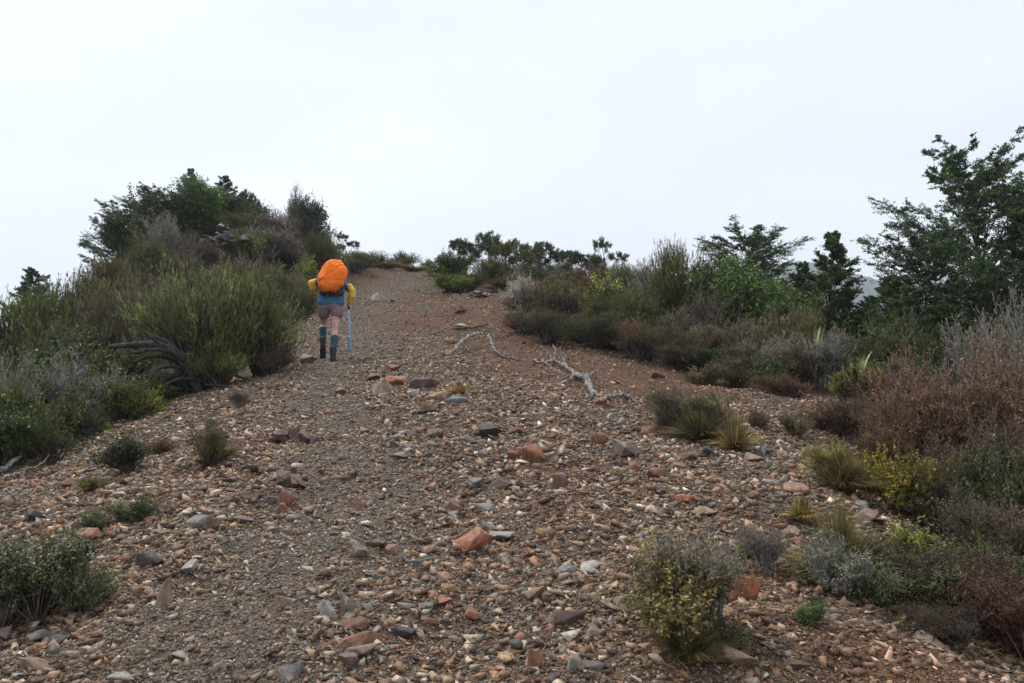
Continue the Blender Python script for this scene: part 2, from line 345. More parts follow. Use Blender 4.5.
def build_hills():
    # far mountain behind the ridge, its flank running down to the right
    xs = np.linspace(-300, 1300, 240); ys = np.linspace(450, 1330, 140); X, Y = np.meshgrid(xs, ys)
    cx, cy = 285, 800
    ridge = 158 * np.exp(-(np.maximum(X - cx, 0) / 215) ** 2 * .9 - (np.minimum(X - cx, 0) / 150) ** 2 * .8) * np.exp(-((Y - cy) / 230) ** 2)
    ridge += 60 * np.exp(-((X - 760) / 330) ** 2 - ((Y - 1000) / 250) ** 2)
    H = -80 + ridge * 1.33 + 12 * fbm(X / 90, Y / 90, 5, 77) * sstep(0, 60, ridge) + 3 * fbm(X / 14, Y / 14, 3, 78)
    V = np.stack([X, Y, H], -1).reshape(-1, 3); nx = len(xs)
    i = np.arange(len(ys) - 1)[:, None] * nx; j = np.arange(nx - 1)[None]
    Q = np.stack([i + j, i + j + 1, i + nx + j + 1, i + nx + j], -1).reshape(-1, 4)
    m, nt, b, N, L = newmat('forest_hill'); g = N('ShaderNodeNewGeometry'); n = N('ShaderNodeTexNoise'); n.inputs['Scale'].default_value = .06; n.inputs['Detail'].default_value = 8; L(g.outputs['Position'], n.inputs[0])
    r = N('ShaderNodeValToRGB'); ramp(r, [(.35, (.02, .03, .016)), (.6, (.055, .065, .035)), (.75, (.11, .1, .07))]); L(n.outputs[0], r.inputs[0]); L(r.outputs[0], b.inputs['Base Color']); b.inputs['Roughness'].default_value = .9
    link('hills', mesh_np('hills', V, Q, None, None, True), m, kind='structure')
build_hills()

def build_haze():
    m = bpy.data.materials.new('haze'); m.use_nodes = True; nt = m.node_tree; nt.nodes.clear()
    o = nt.nodes.new('ShaderNodeOutputMaterial'); v = nt.nodes.new('ShaderNodeVolumePrincipled')
    v.inputs['Color'].default_value = (.86, .92, 1, 1); v.inputs['Density'].default_value = .00065; v.inputs['Anisotropy'].default_value = .45
    nt.links.new(v.outputs[0], o.inputs['Volume'])
    x0, x1, y0, y1, z0, z1 = -1450, 1450, -1450, 1450, -95, 150
    V = [(x, y, z) for x in (x0, x1) for y in (y0, y1) for z in (z0, z1)]
    Q = [(0,1,3,2),(4,6,7,5),(0,4,5,1),(2,3,7,6),(0,2,6,4),(1,5,7,3)]
    link('haze', mesh_np('haze', V, Q), m, kind='stuff', label='pale mountain haze filling the air over the valley')
build_haze()

# ------------------------------------------------------------------ rocks
def hull_rock(seed, n=16, flat=.6, detail=2, rough=.05):
    rg = np.random.default_rng(seed); P = norm(rg.normal(size=(n, 3))) * rg.uniform(.6, 1.08, (n, 1)) * np.array([1, .8, flat]) * .5; P = P / np.abs(P).max() * .5
    bm = bmesh.new()
    for p in P: bm.verts.new(p)
    r = bmesh.ops.convex_hull(bm, input=bm.verts)
    for v in [v for v in bm.verts if not v.link_faces]: bm.verts.remove(v)
    if detail:
        bmesh.ops.bevel(bm, geom=list(bm.edges), offset=.022, segments=1, affect='EDGES', profile=.6, clamp_overlap=True)
        bmesh.ops.triangulate(bm, faces=bm.faces)
        bmesh.ops.subdivide_edges(bm, edges=[e for e in bm.edges if e.calc_length() > .12], cuts=detail, use_grid_fill=True)
        bmesh.ops.triangulate(bm, faces=bm.faces); bm.normal_update()
        co = np.array([v.co for v in bm.verts]); nm = np.array([v.normal for v in bm.verts])
        d = fbm(co[:, 0] * 5 + seed, co[:, 1] * 5 + co[:, 2] * 4, 4, seed) * rough + fbm(co[:, 2] * 14 + seed, co[:, 0] * 3, 2, seed + 3) * rough * .5
        for v, c, k, q in zip(bm.verts, co, nm, d):
            v.co = c + k * q
            if v.co.length > .62: v.co *= .62 / v.co.length
    else: bmesh.ops.triangulate(bm, faces=bm.faces)
    bm.normal_update(); me = bpy.data.meshes.new('rock'); bm.to_mesh(me); bm.free(); return me
ROCKS = [hull_rock(100 + i, 11 + i % 5 * 2, [.45, .6, .75, .55, .4][i % 5], 2, .028) for i in range(12)]
for me in ROCKS: me.materials.append(M_rock)
GREY = (.2, .185, .17); PALE = (.33, .305, .27); TAN = (.27, .19, .13); RUST = (.25, .12, .075); ORNG = (.34, .15, .085); BRWN = (.14, .095, .07); MARN = (.095, .06, .055); DARK = (.07, .062, .06); BLUE = (.2, .2, .195)
rr_ = random.Random(4)
def rock(px, py, wpx, hpx, col, label, name='rock', k=None, rz=None, group=None, sink=.24):
    p = hit(px, py + hpx * .35); Y = p[1]; wm = wpx * Y / F; hm = hpx * Y / F
    i = rr_.randrange(len(ROCKS)) if k is None else k; me = ROCKS[i]
    flat = [.45, .6, .75, .55, .4][i % 5]
    o = link(name, me, None, label=label, cat='rock', group=group, color=col)
    o.rotation_euler = (rr_.uniform(-.15, .15), rr_.uniform(-.15, .15), rr_.uniform(-.5, .5) if rz is None else rz)
    o.scale = (wm * 1.2, wm * 1.05, hm / flat * 1.25)
    zz = Z(p[0], p[1]); o.location = (p[0], p[1], zz + hm * (.5 - sink))
    return o
for a in [
 (305,359,21,13,TAN,'tan angular rock lying just left behind the walker\'s boots'),
 (475,543,36,24,ORNG,'large rusty orange rock in the middle of the lower gravel slope'),
 (504,535,32,11,PALE,'flat pale grey slab touching the big orange rock'),
 (425,382,30,18,MARN,'dark maroon pointed rock at the right end of the stone cluster below the walker'),
 (398,380,26,14,ORNG,'bright orange rock at the centre of the stone cluster below the walker'),
 (391,369,18,10,RUST,'small rust red rock topmost in the stone cluster below the walker'),
 (385,388,24,14,TAN,'light brown rock at the lower left of the stone cluster'),
 (414,393,14,9,PALE,'small pale stone in front of the dark maroon rock'),
 (440,396,20,10,TAN,'flat reddish tan stone right below the dark maroon rock'),
 (376,377,18,9,BRWN,'brown flat stone left of the orange rock in the cluster'),
 (427,409,22,11,BRWN,'brown stone half buried below the stone cluster'),
 (340,391,14,9,RUST,'small rust stone beside the fine gravel path under the walker'),
 (419,431,15,14,RUST,'upright rust stone left of a low brown stone at mid slope'),
 (437,433,20,12,BRWN,'low brown stone right of the upright rust stone at mid slope'),
 (362,431,14,9,TAN,'small tan stone on the path edge at mid slope'),
 (345,604,24,26,(.2,.16,.13),'tall grey brown wedge of stone in the lower gravel'),
 (326,610,22,13,PALE,'pale stone leaning on the grey brown wedge'),
 (349,619,12,10,TAN,'small round tan stone tucked under the grey brown wedge'),
 (485,430,32,18,DARK,'dark brown nearly black rock at mid slope'),
 (517,430,16,10,RUST,'rust stone right of the dark brown rock'),
 (531,453,30,21,(.3,.13,.075),'orange brown wedge rock in the middle of the slope'),
 (511,455,16,11,RUST,'small rust stone touching the orange brown wedge rock'),
 (598,440,20,15,RUST,'round rust rock left of the grey striped boulder'),
 (621,448,36,21,(.2,.15,.14),'grey and rust striped boulder on the right of the slope'),
 (645,456,13,9,TAN,'small tan stone right of the striped boulder'),
 (686,498,26,10,(.42,.16,.09),'flat bright orange stone alone on the right gravel'),
 (559,483,17,20,BRWN,'square brown stone standing at mid slope'),
 (473,482,22,11,BLUE,'pale blue grey slab left of mid slope'),
 (401,633,30,13,DARK,'dark grey banded rock near the bottom of the slope'),
 (470,612,26,14,RUST,'rust brown rock lower down beyond the dark banded rock'),
 (449,589,15,10,(.3,.19,.07),'small mustard coloured stone on the lower slope'),
 (442,601,20,8,ORNG,'flat orange stone beneath the mustard coloured stone'),
 (428,606,18,10,GREY,'grey slab beside the flat orange stone'),
 (745,590,30,34,(.27,.1,.05),'big rust boulder right of the flowering shrub'),
 (573,663,19,20,PALE,'pale rounded stone at the bottom of the picture'),
 (535,661,17,26,(.24,.12,.075),'upright rust brown stone left of the pale rounded one'),
 (165,598,19,27,TAN,'upright tan stone on the lower left slope'),
 (92,534,30,13,RUST,'long rust stone above the grey green shrub on the left'),
 (30,514,30,16,DARK,'dark blue grey rock at the left edge above the grey green shrub'),
 (147,560,28,19,(.13,.11,.1),'grey brown lump of rock on the lower left slope'),
 (202,522,28,16,GREY,'grey stone right of the small grey green plants on the left'),
 (211,524,18,16,BRWN,'brown stone leaning on the grey stone at the left'),
 (118,678,30,12,PALE,'white grey slab at the bottom left of the picture'),
 (179,655,20,8,PALE,'thin white stone near the bottom left'),
 (285,500,17,17,RUST,'rust stone at the foot of the eroded brown ledge'),
 (600,401,12,9,ORNG,'small orange stone against the bleached branch'),
 (608,404,12,8,RUST,'rust stone right of the small orange stone at the bleached branch'),
 (690,456,16,11,BRWN,'brown stone below the grey tussock clump'),
 (706,452,18,12,DARK,'dark stone beside the brown one below the grey tussock clump'),
 (750,458,26,11,TAN,'tan slab right of the grey tussock clump'),
 (800,489,32,14,(.3,.17,.12),'orange and grey slab near the yellow shrub'),
 (850,492,15,8,ORNG,'small orange stone between the yellow shrubs'),
 (870,517,30,20,(.24,.16,.13),'pink brown boulder behind the straw tussock'),
 (375,544,24,8,BRWN,'thin brown slab left of the pinkish stone'),
 (393,550,14,13,(.32,.19,.15),'pinkish stone left of the big orange rock'),
 (440,545,12,8,GREY,'small grey stone between the pinkish stone and the orange rock'),
 (655,375,20,10,BRWN,'brown stone on the bare orange soil of the gully'),
 (462,309,14,9,BRWN,'brown stone under the green bush on the crest'),
 (380,298,16,8,PALE,'pale stone high on the slope right of the orange pack'),
 (393,300,14,6,TAN,'tan flat stone high on the slope beside the pale one'),
 (460,326,16,6,PALE,'pale flat stone below the crest bush'),
 (450,341,10,6,ORNG,'small orange stone left of the arched bleached branch'),
 (458,341,10,5,ORNG,'second small orange stone nearer the arched bleached branch'),
 (310,510,18,12,TAN,'tan stone right of the eroded brown ledge'),
 (640,590,14,10,TAN,'tan stone left of the flowering shrub'),
 (567,571,20,11,BLUE,'blue grey stone above the pebbly hollow at lower right'),
 (587,581,20,9,RUST,'thin rust stone left of the flowering shrub'),
 (60,640,26,12,DARK,'dark slab below the grey green shrub at the left'),
]: rock(*a)
# eroded ledges and the outcrop on the left knoll
def outcrop(name, px, py, wpx, hpx, col, label, n, seed, Y=None, dz=0):
    rg = np.random.default_rng(seed); p = hit(px, py + hpx * .4) if Y is None else np.array([colx(px, Y), Y, 0]); Y = p[1]
    wm = wpx * Y / F; hm = hpx * Y / F; bm = bmesh.new()
    for i in range(n):
        u = rg.uniform(-.5, .5); s = rg.uniform(.3, .6) * wm * (.8 if n < 30 else .5); t = hull_rock(seed * 31 + i, 10, .6, 1, .02)
        v = rg.uniform(-.3, .5)
        M = Matrix.Translation((u * wm, v * wm * .6, hm * (.25 + .5 * (1 - abs(u) * 1.6) * max(0, .4 + v)) * rg.uniform(.5, 1) - .16 * hm)) @ Matrix.Rotation(rg.uniform(0, 6), 4, 'Z') @ Matrix.Rotation(rg.uniform(-.5, .5), 4, 'X') @ Matrix.Diagonal((s, s, min(s * 1.1, hm), 1))
        t.transform(M); bm.from_mesh(t); bpy.data.meshes.remove(t)
    me = bpy.data.meshes.new(name); bm.to_mesh(me); bm.free(); me.materials.append(M_rock)
    o = link(name, me, None, label=label, cat='rock outcrop', color=col); o.location = (p[0], p[1], Z(p[0], p[1]) + dz); return o
outcrop('rock_outcrop', 288, 473, 48, 36, (.15,.105,.085), 'eroded crumbling brown rock ledge left of the path', 16, 5)
outcrop('rock_outcrop', 298, 432, 50, 26, (.15,.1,.09), 'low crumbling reddish ledge above the brown one beside the path', 12, 6)
outcrop('rock_outcrop', 226, 232, 48, 34, (.085,.08,.072), 'grey craggy outcrop on top of the bushy left knoll', 40, 7, Y=24.0, dz=.22)
outcrop('rock_outcrop', 482, 292, 34, 12, (.15,.13,.12), 'low grey outcrop on the crest right of the green bush', 7, 8)

# medium stones, each one its own object
PAL = [(GREY, 'grey'), (PALE, 'pale'), (TAN, 'tan'), (RUST, 'rust brown'), (BRWN, 'dark brown'), (BLUE, 'blue grey'), ((.23,.17,.14), 'pinkish brown')]
rg = np.random.default_rng(9); cnt = 0; seen = set()
LM = [(305,359,'the tan rock behind the walker'),(475,543,'the large orange rock'),(425,382,'the dark maroon rock'),(385,388,'the light brown rock of the cluster'),(340,391,'the small rust stone by the path'),(428,433,'the upright rust stone'),
 (345,604,'the grey brown wedge'),(485,430,'the dark brown rock'),(531,453,'the orange brown wedge rock'),(621,448,'the striped boulder'),(686,498,'the flat bright orange stone'),(559,483,'the square brown stone'),(473,482,'the pale blue slab'),
 (401,633,'the dark banded rock'),(470,612,'the rust brown lower rock'),(745,590,'the big rust boulder'),(573,663,'the pale rounded stone'),(535,661,'the upright rust brown stone'),(165,598,'the upright tan stone'),(92,534,'the long rust stone'),
 (147,560,'the grey brown lump'),(202,522,'the grey stone by the cushion plants'),(118,678,'the white grey slab'),(288,473,'the crumbling brown ledge'),(393,550,'the pinkish stone'),(690,456,'the mid slope clump'),(800,489,'the orange and grey slab'),
 (680,600,'the speckled yellow shrub'),(842,560,'the large straw tussock'),(45,590,'the large left bush'),(212,450,'the round olive bush'),(128,455,'the dark leafy bush'),(490,345,'the arched bleached branch'),(590,385,'the knotted dead branch'),(453,280,'the green crest bush'),(410,300,'the crest'),(240,640,'the bottom of the path'),(600,540,'the middle of the right gravel')]
while cnt < 230:
    Y = float(np.exp(rg.uniform(math.log(2.9), math.log(20)))); px = rg.uniform(0, 1000); x = colx(px, Y)
    X_, Y_ = np.array([x]), np.array([Y])
    if litter(X_, Y_)[0] > .3 or rg.random() < trail(X_, Y_)[0] * .6 or rg.random() < rust(X_, Y_)[0] * .5: continue
    if Y > 9 and (px > 700 or px < 260): continue
    c, cn = PAL[rg.choice(len(PAL), p=[.12, .1, .2, .24, .16, .06, .12])]; zz = Z(x, Y)
    v = np.array([x, Y, zz - CAM_Z]); dp = v[1] * cp + v[2] * sp; pxx = 512 + F * v[0] / dp; pyy = 341.5 - F * (v[2] * cp - v[1] * sp) / dp
    if pyy > 680 or pxx < 3 or pxx > 1020: continue
    s = rg.uniform(.055, .1) * rg.choice([1, 1.2, 1.6, 2.1]) * (1 if Y < 8 else 1.35); wd = s * F / Y; sizew = 'tiny' if wd < 8 else ('small' if wd < 14 else 'fist sized')
    lx, ly, ln_ = min(LM, key=lambda q: math.hypot((q[0] - pxx), (q[1] - pyy) * 1.5)); dx, dy = pxx - lx, (pyy - ly) * 1.3; far_ = math.hypot(dx, dy) > 55
    dn = ('right of' if dx > 0 else 'left of') if abs(dx) > 2.2 * abs(dy) else (('below' if dy > 0 else 'above') if abs(dy) > 2.2 * abs(dx) else (('below' if dy > 0 else 'above') + ' and ' + ('right of' if dx > 0 else 'left of')))
    lab = f"{sizew} {cn} stone {'farther' if far_ else 'close'} {dn} {ln_}"
    if len(lab.split()) > 16 or lab in seen or math.hypot(dx, dy) < 14: continue
    seen.add(lab)
    o = link('stone', ROCKS[rg.integers(len(ROCKS))], None, label=lab, cat='stone', group='loose stones in the gravel of the slope', color=tuple(np.array(c) * rg.uniform(.75, 1.15)))
    o.scale = (s * rg.uniform(.9, 1.4), s * rg.uniform(.7, 1.1), s * rg.uniform(.7, 1.1)); o.rotation_euler = (rg.uniform(-.4, .4), rg.uniform(-.4, .4), rg.uniform(0, 6.28))
    o.location = (x, Y, zz + s * .05); cnt += 1

# loose gravel, uncountable
def build_gravel(n=230000):
    rg = np.random.default_rng(3)
    Y = np.exp(rg.uniform(math.log(2.3), math.log(36), int(n * 1.9))); m = len(Y)
    px = rg.uniform(-60, 1090, m); x = colx(px, Y)
    sp_ = 1.6 * (1 - rg.random(m)) ** (-1 / 1.85)                   # size in pixels, power law
    s = np.clip(sp_ * Y / F, .006, np.interp(Y, [3, 8, 14], [.085, .08, .055]) * rg.uniform(.45, 1.2, m)); s = np.minimum(s, 15 * Y / F)
    li = litter(x, Y); ru = rust(x, Y); tr = trail(x, Y)
    patch = .5 + .5 * fbm(x * .8, Y * .8, 3, 90)
    keep = (rg.random(m) > li * .93) & (rg.random(m) > sstep(.5, .95, ru) * .76) & (rg.random(m) > tr * sstep(2.3, 5, sp_) * .5) & (rg.random(m) < .55 + .6 * patch)
    keep &= ~((s > .05) & (tr > .5) & (rg.random(m) < .8))
    x, Y, s, ru, tr = [q[keep][:n] for q in (x, Y, s, ru, tr)]; m = len(x)
    s *= 1 - .15 * tr
    z = hz(x, Y)
    cols = np.array([(.14,.126,.112), (.32,.28,.225), (.26,.175,.105), (.2,.12,.075), (.095,.062,.044), (.19,.185,.172), (.185,.12,.08), (.48,.44,.38), (.27,.135,.08)])
    cols = cols * np.array([1.22, 1.16, 1.08]); ci = rg.choice(len(cols), m, p=[.14, .13, .2, .12, .15, .05, .15, .03, .03]); col = cols[ci] * rg.uniform(.45, 1.65, (m, 1))
    g_ = tr[:, None] * .4; col = col * (1 - g_) + (col.mean(1, keepdims=True) * .8 + .035) * np.array([1.12, 1, .84]) * g_; red = sstep(.3, .9, ru)[:, None] * (1 - g_) * (rg.random((m, 1)) < .8); col = col * (1 - red) + col.mean(1, keepdims=True) * np.array([1.5, .9, .6]) * red
    a, b, c = rg.uniform(0, 6.28, m), rg.normal(0, .35, m), rg.normal(0, .35, m)
    sc = np.stack([s * rg.uniform(.8, 1.6, m), s * rg.uniform(.5, 1.1, m), s * rg.uniform(.35, .9, m)], -1) 
    Vs, Ts, Cs = [], [], []; off = 0; K = 14
    small = s * F / Y < 3.2
    for k in range(K):
        me = hull_rock(300 + k, 6 if k < 7 else 8, .6, 0); bv = np.array([v.co for v in me.vertices]); bt = np.array([p.vertices[:] for p in me.polygons]); bpy.data.meshes.remove(me)
        idx = np.where((small if k < 7 else ~small) & (np.arange(m) % 7 == k % 7))[0]
        if not len(idx): continue
        P = bv[None] * sc[idx][:, None] * 1.25
        ca, sa = np.cos(a[idx])[:, None], np.sin(a[idx])[:, None]; cb, sb = np.cos(b[idx])[:, None], np.sin(b[idx])[:, None]; cc, s_ = np.cos(c[idx])[:, None], np.sin(c[idx])[:, None]
        X0, Y0, Z0 = P[..., 0], P[..., 1], P[..., 2]
        Y1, Z1 = Y0 * cb - Z0 * sb, Y0 * sb + Z0 * cb; X1, Z1 = X0 * cc + Z1 * s_, -X0 * s_ + Z1 * cc
        X2, Y2 = X1 * ca - Y1 * sa, X1 * sa + Y1 * ca
        V = np.stack([X2 + x[idx][:, None], Y2 + Y[idx][:, None], Z1 + (z[idx] + sc[idx][:, 2] * .18)[:, None]], -1)
        Vs.append(V.reshape(-1, 3)); Ts.append((bt[None] + (np.arange(len(idx)) * len(bv))[:, None, None] + off).reshape(-1, 3)); off += len(idx) * len(bv)
        Cs.append(np.repeat(np.concatenate([col[idx], np.ones((len(idx), 1))], 1), len(bv), 0))
    me = mesh_np('gravel', np.concatenate(Vs), None, np.concatenate(Ts), {'col': np.concatenate(Cs)})
    link('gravel', me, M_gravel, kind='stuff', label='loose grey, tan and rust gravel covering the open slope')
build_gravel()

# ------------------------------------------------------------------ plants: builders return (dims, [(part, mesh, material)])
PROTO = {}
def crown_points(rng, n, h, w, low=.15, lumps=7, shell=.5):
    """points in an uneven dome made of lumps"""
    th = rng.uniform(0, 6.28, lumps); rd = np.sqrt(rng.uniform(0, 1, lumps)) * .32 * w
    lc = np.stack([rd * np.cos(th), rd * np.sin(th), h * rng.uniform(.35, .72, lumps) * (1 - .35 * (rd / (.5 * w)) ** 2)], -1); lr = rng.uniform(.12, .22, lumps) * (7 / lumps) ** .25
    k = rng.integers(lumps, size=n); d = norm(rng.normal(size=(n, 3))); r = rng.uniform(shell, 1, (n, 1)) ** .6
    P = lc[k] + d * r * np.stack([lr[k] * w, lr[k] * w, lr[k] * h * 1.05], -1)
    P[:, 2] = np.maximum(P[:, 2], h * low * rng.uniform(.4, 1.3, n)); return P, d
def finish(name, fol, br, dims, fmat, extra=()):
    parts = []
    if br.n: parts.append(('branches', br.mesh(name + '_branches'), M_bark))
    if fol.n: parts.append(('foliage', fol.mesh(name + '_foliage'), fmat))
    parts += extra
    A_ = np.concatenate((fol if fol.n > 3000 else br).V); hh = np.percentile(A_[:, 2], 99.85); ww = np.percentile(np.hypot(A_[:, 0], A_[:, 1]), 95) * 2
    PROTO.setdefault(name, []).append(((ww, hh), parts))
    for _, me, mt in parts: me.materials.append(mt)
def shrub(name, seed, h=1, w=1.2, nb=40, tw=16, tl=.18, lpt=7, ll=.04, lw=.007, up=.8, outw=.6, jit=.45, spread=.5, mat=None, droop=0., lumps=7, low=.15, stems=5, tr=.0022, cr_=.06, tipbias=0., sub=0):
    rng = np.random.default_rng(seed); fol, br = Geo(), Geo(); P, d = crown_points(rng, nb, h, w, low, lumps)
    bases = np.stack([rng.normal(0, .06 * w, stems), rng.normal(0, .06 * w, stems), np.full(stems, -.08)], -1)
    S, D = [], []
    for i, p in enumerate(P):
        b = bases[i % stems]; mid = b * .45 + p * .55 + np.array([0, 0, .12 * h]) + rng.normal(0, .05 * w, 3); mid[:2] *= .8
        q = bez(b, mid, p, 7); tube(br, q, np.linspace(.011 * h ** .5 * 1.3, .003, 7), 4)
        t = rng.integers(3, 7, tw); s = q[t] + rng.normal(0, cr_ * w * .5, (tw, 3)) * (t[:, None] > 4)
        S.append(s); o = norm(np.stack([p[0], p[1], p[2] - .3 * h]) + 1e-6)
        D.append(norm(o * outw + np.array([0, 0, up]) + rng.normal(0, jit, (tw, 3))))
    S = np.concatenate(S); D = np.concatenate(D); n = len(S); ln = tl * rng.uniform(.5, 1.25, n)
    M, E, D2 = twigs(br, S, D, ln, tr, np.array([0, 0, .25 * up]), rng)
    if sub:
        t = rng.uniform(.3, 1, (n, sub)); S = (S[:, None] * (1 - t[..., None]) + E[:, None] * t[..., None]).reshape(-1, 3)
        D = norm(np.repeat(D2, sub, 0) * .7 + rng.normal(0, .55, (n * sub, 3)) + np.array([0, 0, .25])); n = len(S)
        M, E, D2 = twigs(br, S, D, tl * .55 * rng.uniform(.4, 1.3, n), tr * .75, np.array([0, 0, .1]), rng)
    if lpt:
        t = rng.uniform(0, 1, (n, lpt)) ** (1 - tipbias); base = S[:, None] * (1 - t[..., None]) + E[:, None] * t[..., None]
        dd = norm(D2[:, None] * (1 - spread) + norm(rng.normal(size=(n, lpt, 3))) * spread)
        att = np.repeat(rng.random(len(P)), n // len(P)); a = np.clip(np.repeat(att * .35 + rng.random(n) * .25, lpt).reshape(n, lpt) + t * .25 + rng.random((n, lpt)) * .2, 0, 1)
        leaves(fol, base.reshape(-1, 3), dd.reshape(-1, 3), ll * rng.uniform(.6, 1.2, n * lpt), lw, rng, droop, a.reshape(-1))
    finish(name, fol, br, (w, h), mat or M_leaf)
def tussock(name, seed, h=.45, w=.6, n=900, bw=.005, stiff=.5):
    rng = np.random.default_rng(seed); g = Geo(); th = rng.uniform(0, 6.28, n); r0 = rng.uniform(0, .22, n) * w * (rng.random(n) * .6 + .4)
    B = np.stack([r0 * np.cos(th), r0 * np.sin(th), np.full(n, -.02)], -1); o = np.stack([np.cos(th), np.sin(th), np.zeros(n)], -1)
    L_ = h * rng.uniform(.3, 1.15, n); lean = np.clip(rng.uniform(.0, 1.15, n) ** 1.1 * (1.15 - stiff * .35), 0, .9)
    side = np.stack([-np.sin(th), np.cos(th), np.zeros(n)], -1) * bw; pts = []
    side = side + rng.normal(0, bw * .5, (n, 3)); o = norm(o + rng.normal(0, .3, (n, 3)) * np.array([1, 1, 0]))
    for t, wd in ((0, 1), (.35, .95), (.7, .65), (1, .1)):
        c = B + o * (lean * L_ * (.35 * t + .75 * t * t))[:, None] + np.array([0, 0, 1]) * (L_ * (t * (1.12 - .3 * lean) - lean * .62 * t * t))[:, None]
        pts += [c - side * wd, c + side * wd]
    V = np.stack(pts, 1); b = (np.arange(n) * 8)[:, None, None]; Q = np.array([[0,1,3,2],[2,3,5,4],[4,5,7,6]])[None] + b
    v = np.repeat(rng.random(n) * .75, 8).reshape(n, 8) + np.array([0, 0, .05, .05, .12, .12, .25, .25]); g.add(V, Q.reshape(-1, 4), None, v.reshape(-1))
    hh = np.percentile(V[..., 2], 98); ww = np.percentile(np.hypot(V[..., 0], V[..., 1]), 93) * 2; PROTO.setdefault(name, []).append(((ww, hh), [('blades', g.mesh(name), M_leaf)])); PROTO[name][-1][1][0][1].materials.append(M_leaf)
def beech(name, seed, h=4, w=3, nb=46, dens=1., lean=0., first=.12, ll=.05, cone=1., young=False):
    """mountain beech: slender trunk, layered sprays of tiny leaves"""
    rng = np.random.default_rng(seed); fol, br, tk = Geo(), Geo(), Geo()
    k = 12; tt = np.linspace(0, 1, k); tr_ = np.stack([lean * tt ** 1.5 * h * .3 + .03 * h * np.sin(tt * 5 + seed), .03 * h * np.sin(tt * 4 + seed * 2), tt * h * .97 - .15], -1)
    tube(tk, tr_, .02 * h * (1 - tt * .93) ** .9 + .003, 8)
    S, D, Ls = [], [], []
    for i in range(nb):
        t = first + (1 - first) * ((i + rng.random()) / nb) ** .9 * .98; p = np.array([np.interp(t, tt, tr_[:, c]) for c in range(3)])
        prof = (1 - t) ** .6 * cone + .08 if t > .2 else .9
        prof = (1 - t) ** .95 + .03 if young else prof; ln = .5 * w * prof * (rng.uniform(.6, 1.2) if young else rng.uniform(.35, 1.3) ** 1.1); az = rng.uniform(0, 6.283); rise = rng.uniform(.1, .85) + t * .55
        o = np.array([math.cos(az), math.sin(az), 0]); e = p + o * ln + np.array([0, 0, ln * rise]); mid = p + o * ln * .5 + np.array([0, 0, ln * rise * .85])
        q = bez(p, mid, e, 8); tube(br, q, np.linspace(.006 * h * (1 - t) + .006, .003, 8), 4)
        ns = max(5, int(16 * dens * ln / (.5 * w) + 4)); u = rng.uniform(.22, 1, ns) ** .8; qs = np.stack([np.interp(u, np.linspace(0, 1, 8), q[:, c]) for c in range(3)], -1)
        sd = np.array([-o[1], o[0], 0]); sg = rng.choice([-1, 1], ns)[:, None]
        d = norm(o * .75 + sd * sg * rng.uniform(.3, 1.1, (ns, 1)) + np.array([0, 0, 1]) * rng.normal(.22, .26, (ns, 1)))
        S.append(qs); D.append(d); Ls.append((.3 * ln * (1.15 - u * .55) + .05) * rng.uniform(.7, 1.2, ns))
        S.append(q[-1:]); D.append(norm(e - mid)[None]); Ls.append(np.array([.12 * ln + .05]))
    S, D, Ls = np.concatenate(S), np.concatenate(D), np.concatenate(Ls)
    M, E, D2 = twigs(br, S, D, Ls, .005, np.array([0, 0, .1]), rng)
    # second order, still near-planar
    k2 = 6; n = len(S); t = rng.uniform(.1, 1, (n, k2)); s2 = (S[:, None] * (1 - t[..., None]) + E[:, None] * t[..., None]).reshape(-1, 3)
    d0 = np.repeat(norm(E - S), k2, 0); sd = norm(np.cross(d0, [0, 0, 1])); d2 = norm(d0 * .7 + sd * rng.choice([-1, 1], (n * k2, 1)) * rng.uniform(.4, 1.1, (n * k2, 1)) + rng.normal(0, .13, (n * k2, 3)))
    l2 = np.repeat(Ls, k2) * rng.uniform(.25, .5, n * k2)
    M2, E2, D3 = twigs(br, s2, d2, l2, .0028, np.array([0, 0, .05]), rng)
    m = len(s2); lp = int(13 * dens); t = rng.uniform(.0, 1.05, (m, lp)); base = (s2[:, None] * (1 - t[..., None]) + E2[:, None] * t[..., None]).reshape(-1, 3) + rng.normal(0, .012, (m * lp, 3))
    dd = np.repeat(norm(E2 - s2), lp, 0) * .6 + rng.normal(0, .6, (m * lp, 3)) * np.array([1, 1, .45])
    a = np.clip(np.repeat(rng.random(m), lp) * .6 + rng.random(m * lp) * .4, 0, 1)
    leaves(fol, base, dd, ll * rng.uniform(.6, 1.2, m * lp), ll * .55, rng, .05, a)
    finish(name, fol, br, (w, h), M_gloss, [('trunk', tk.mesh(name + '_trunk', True), M_bark)])
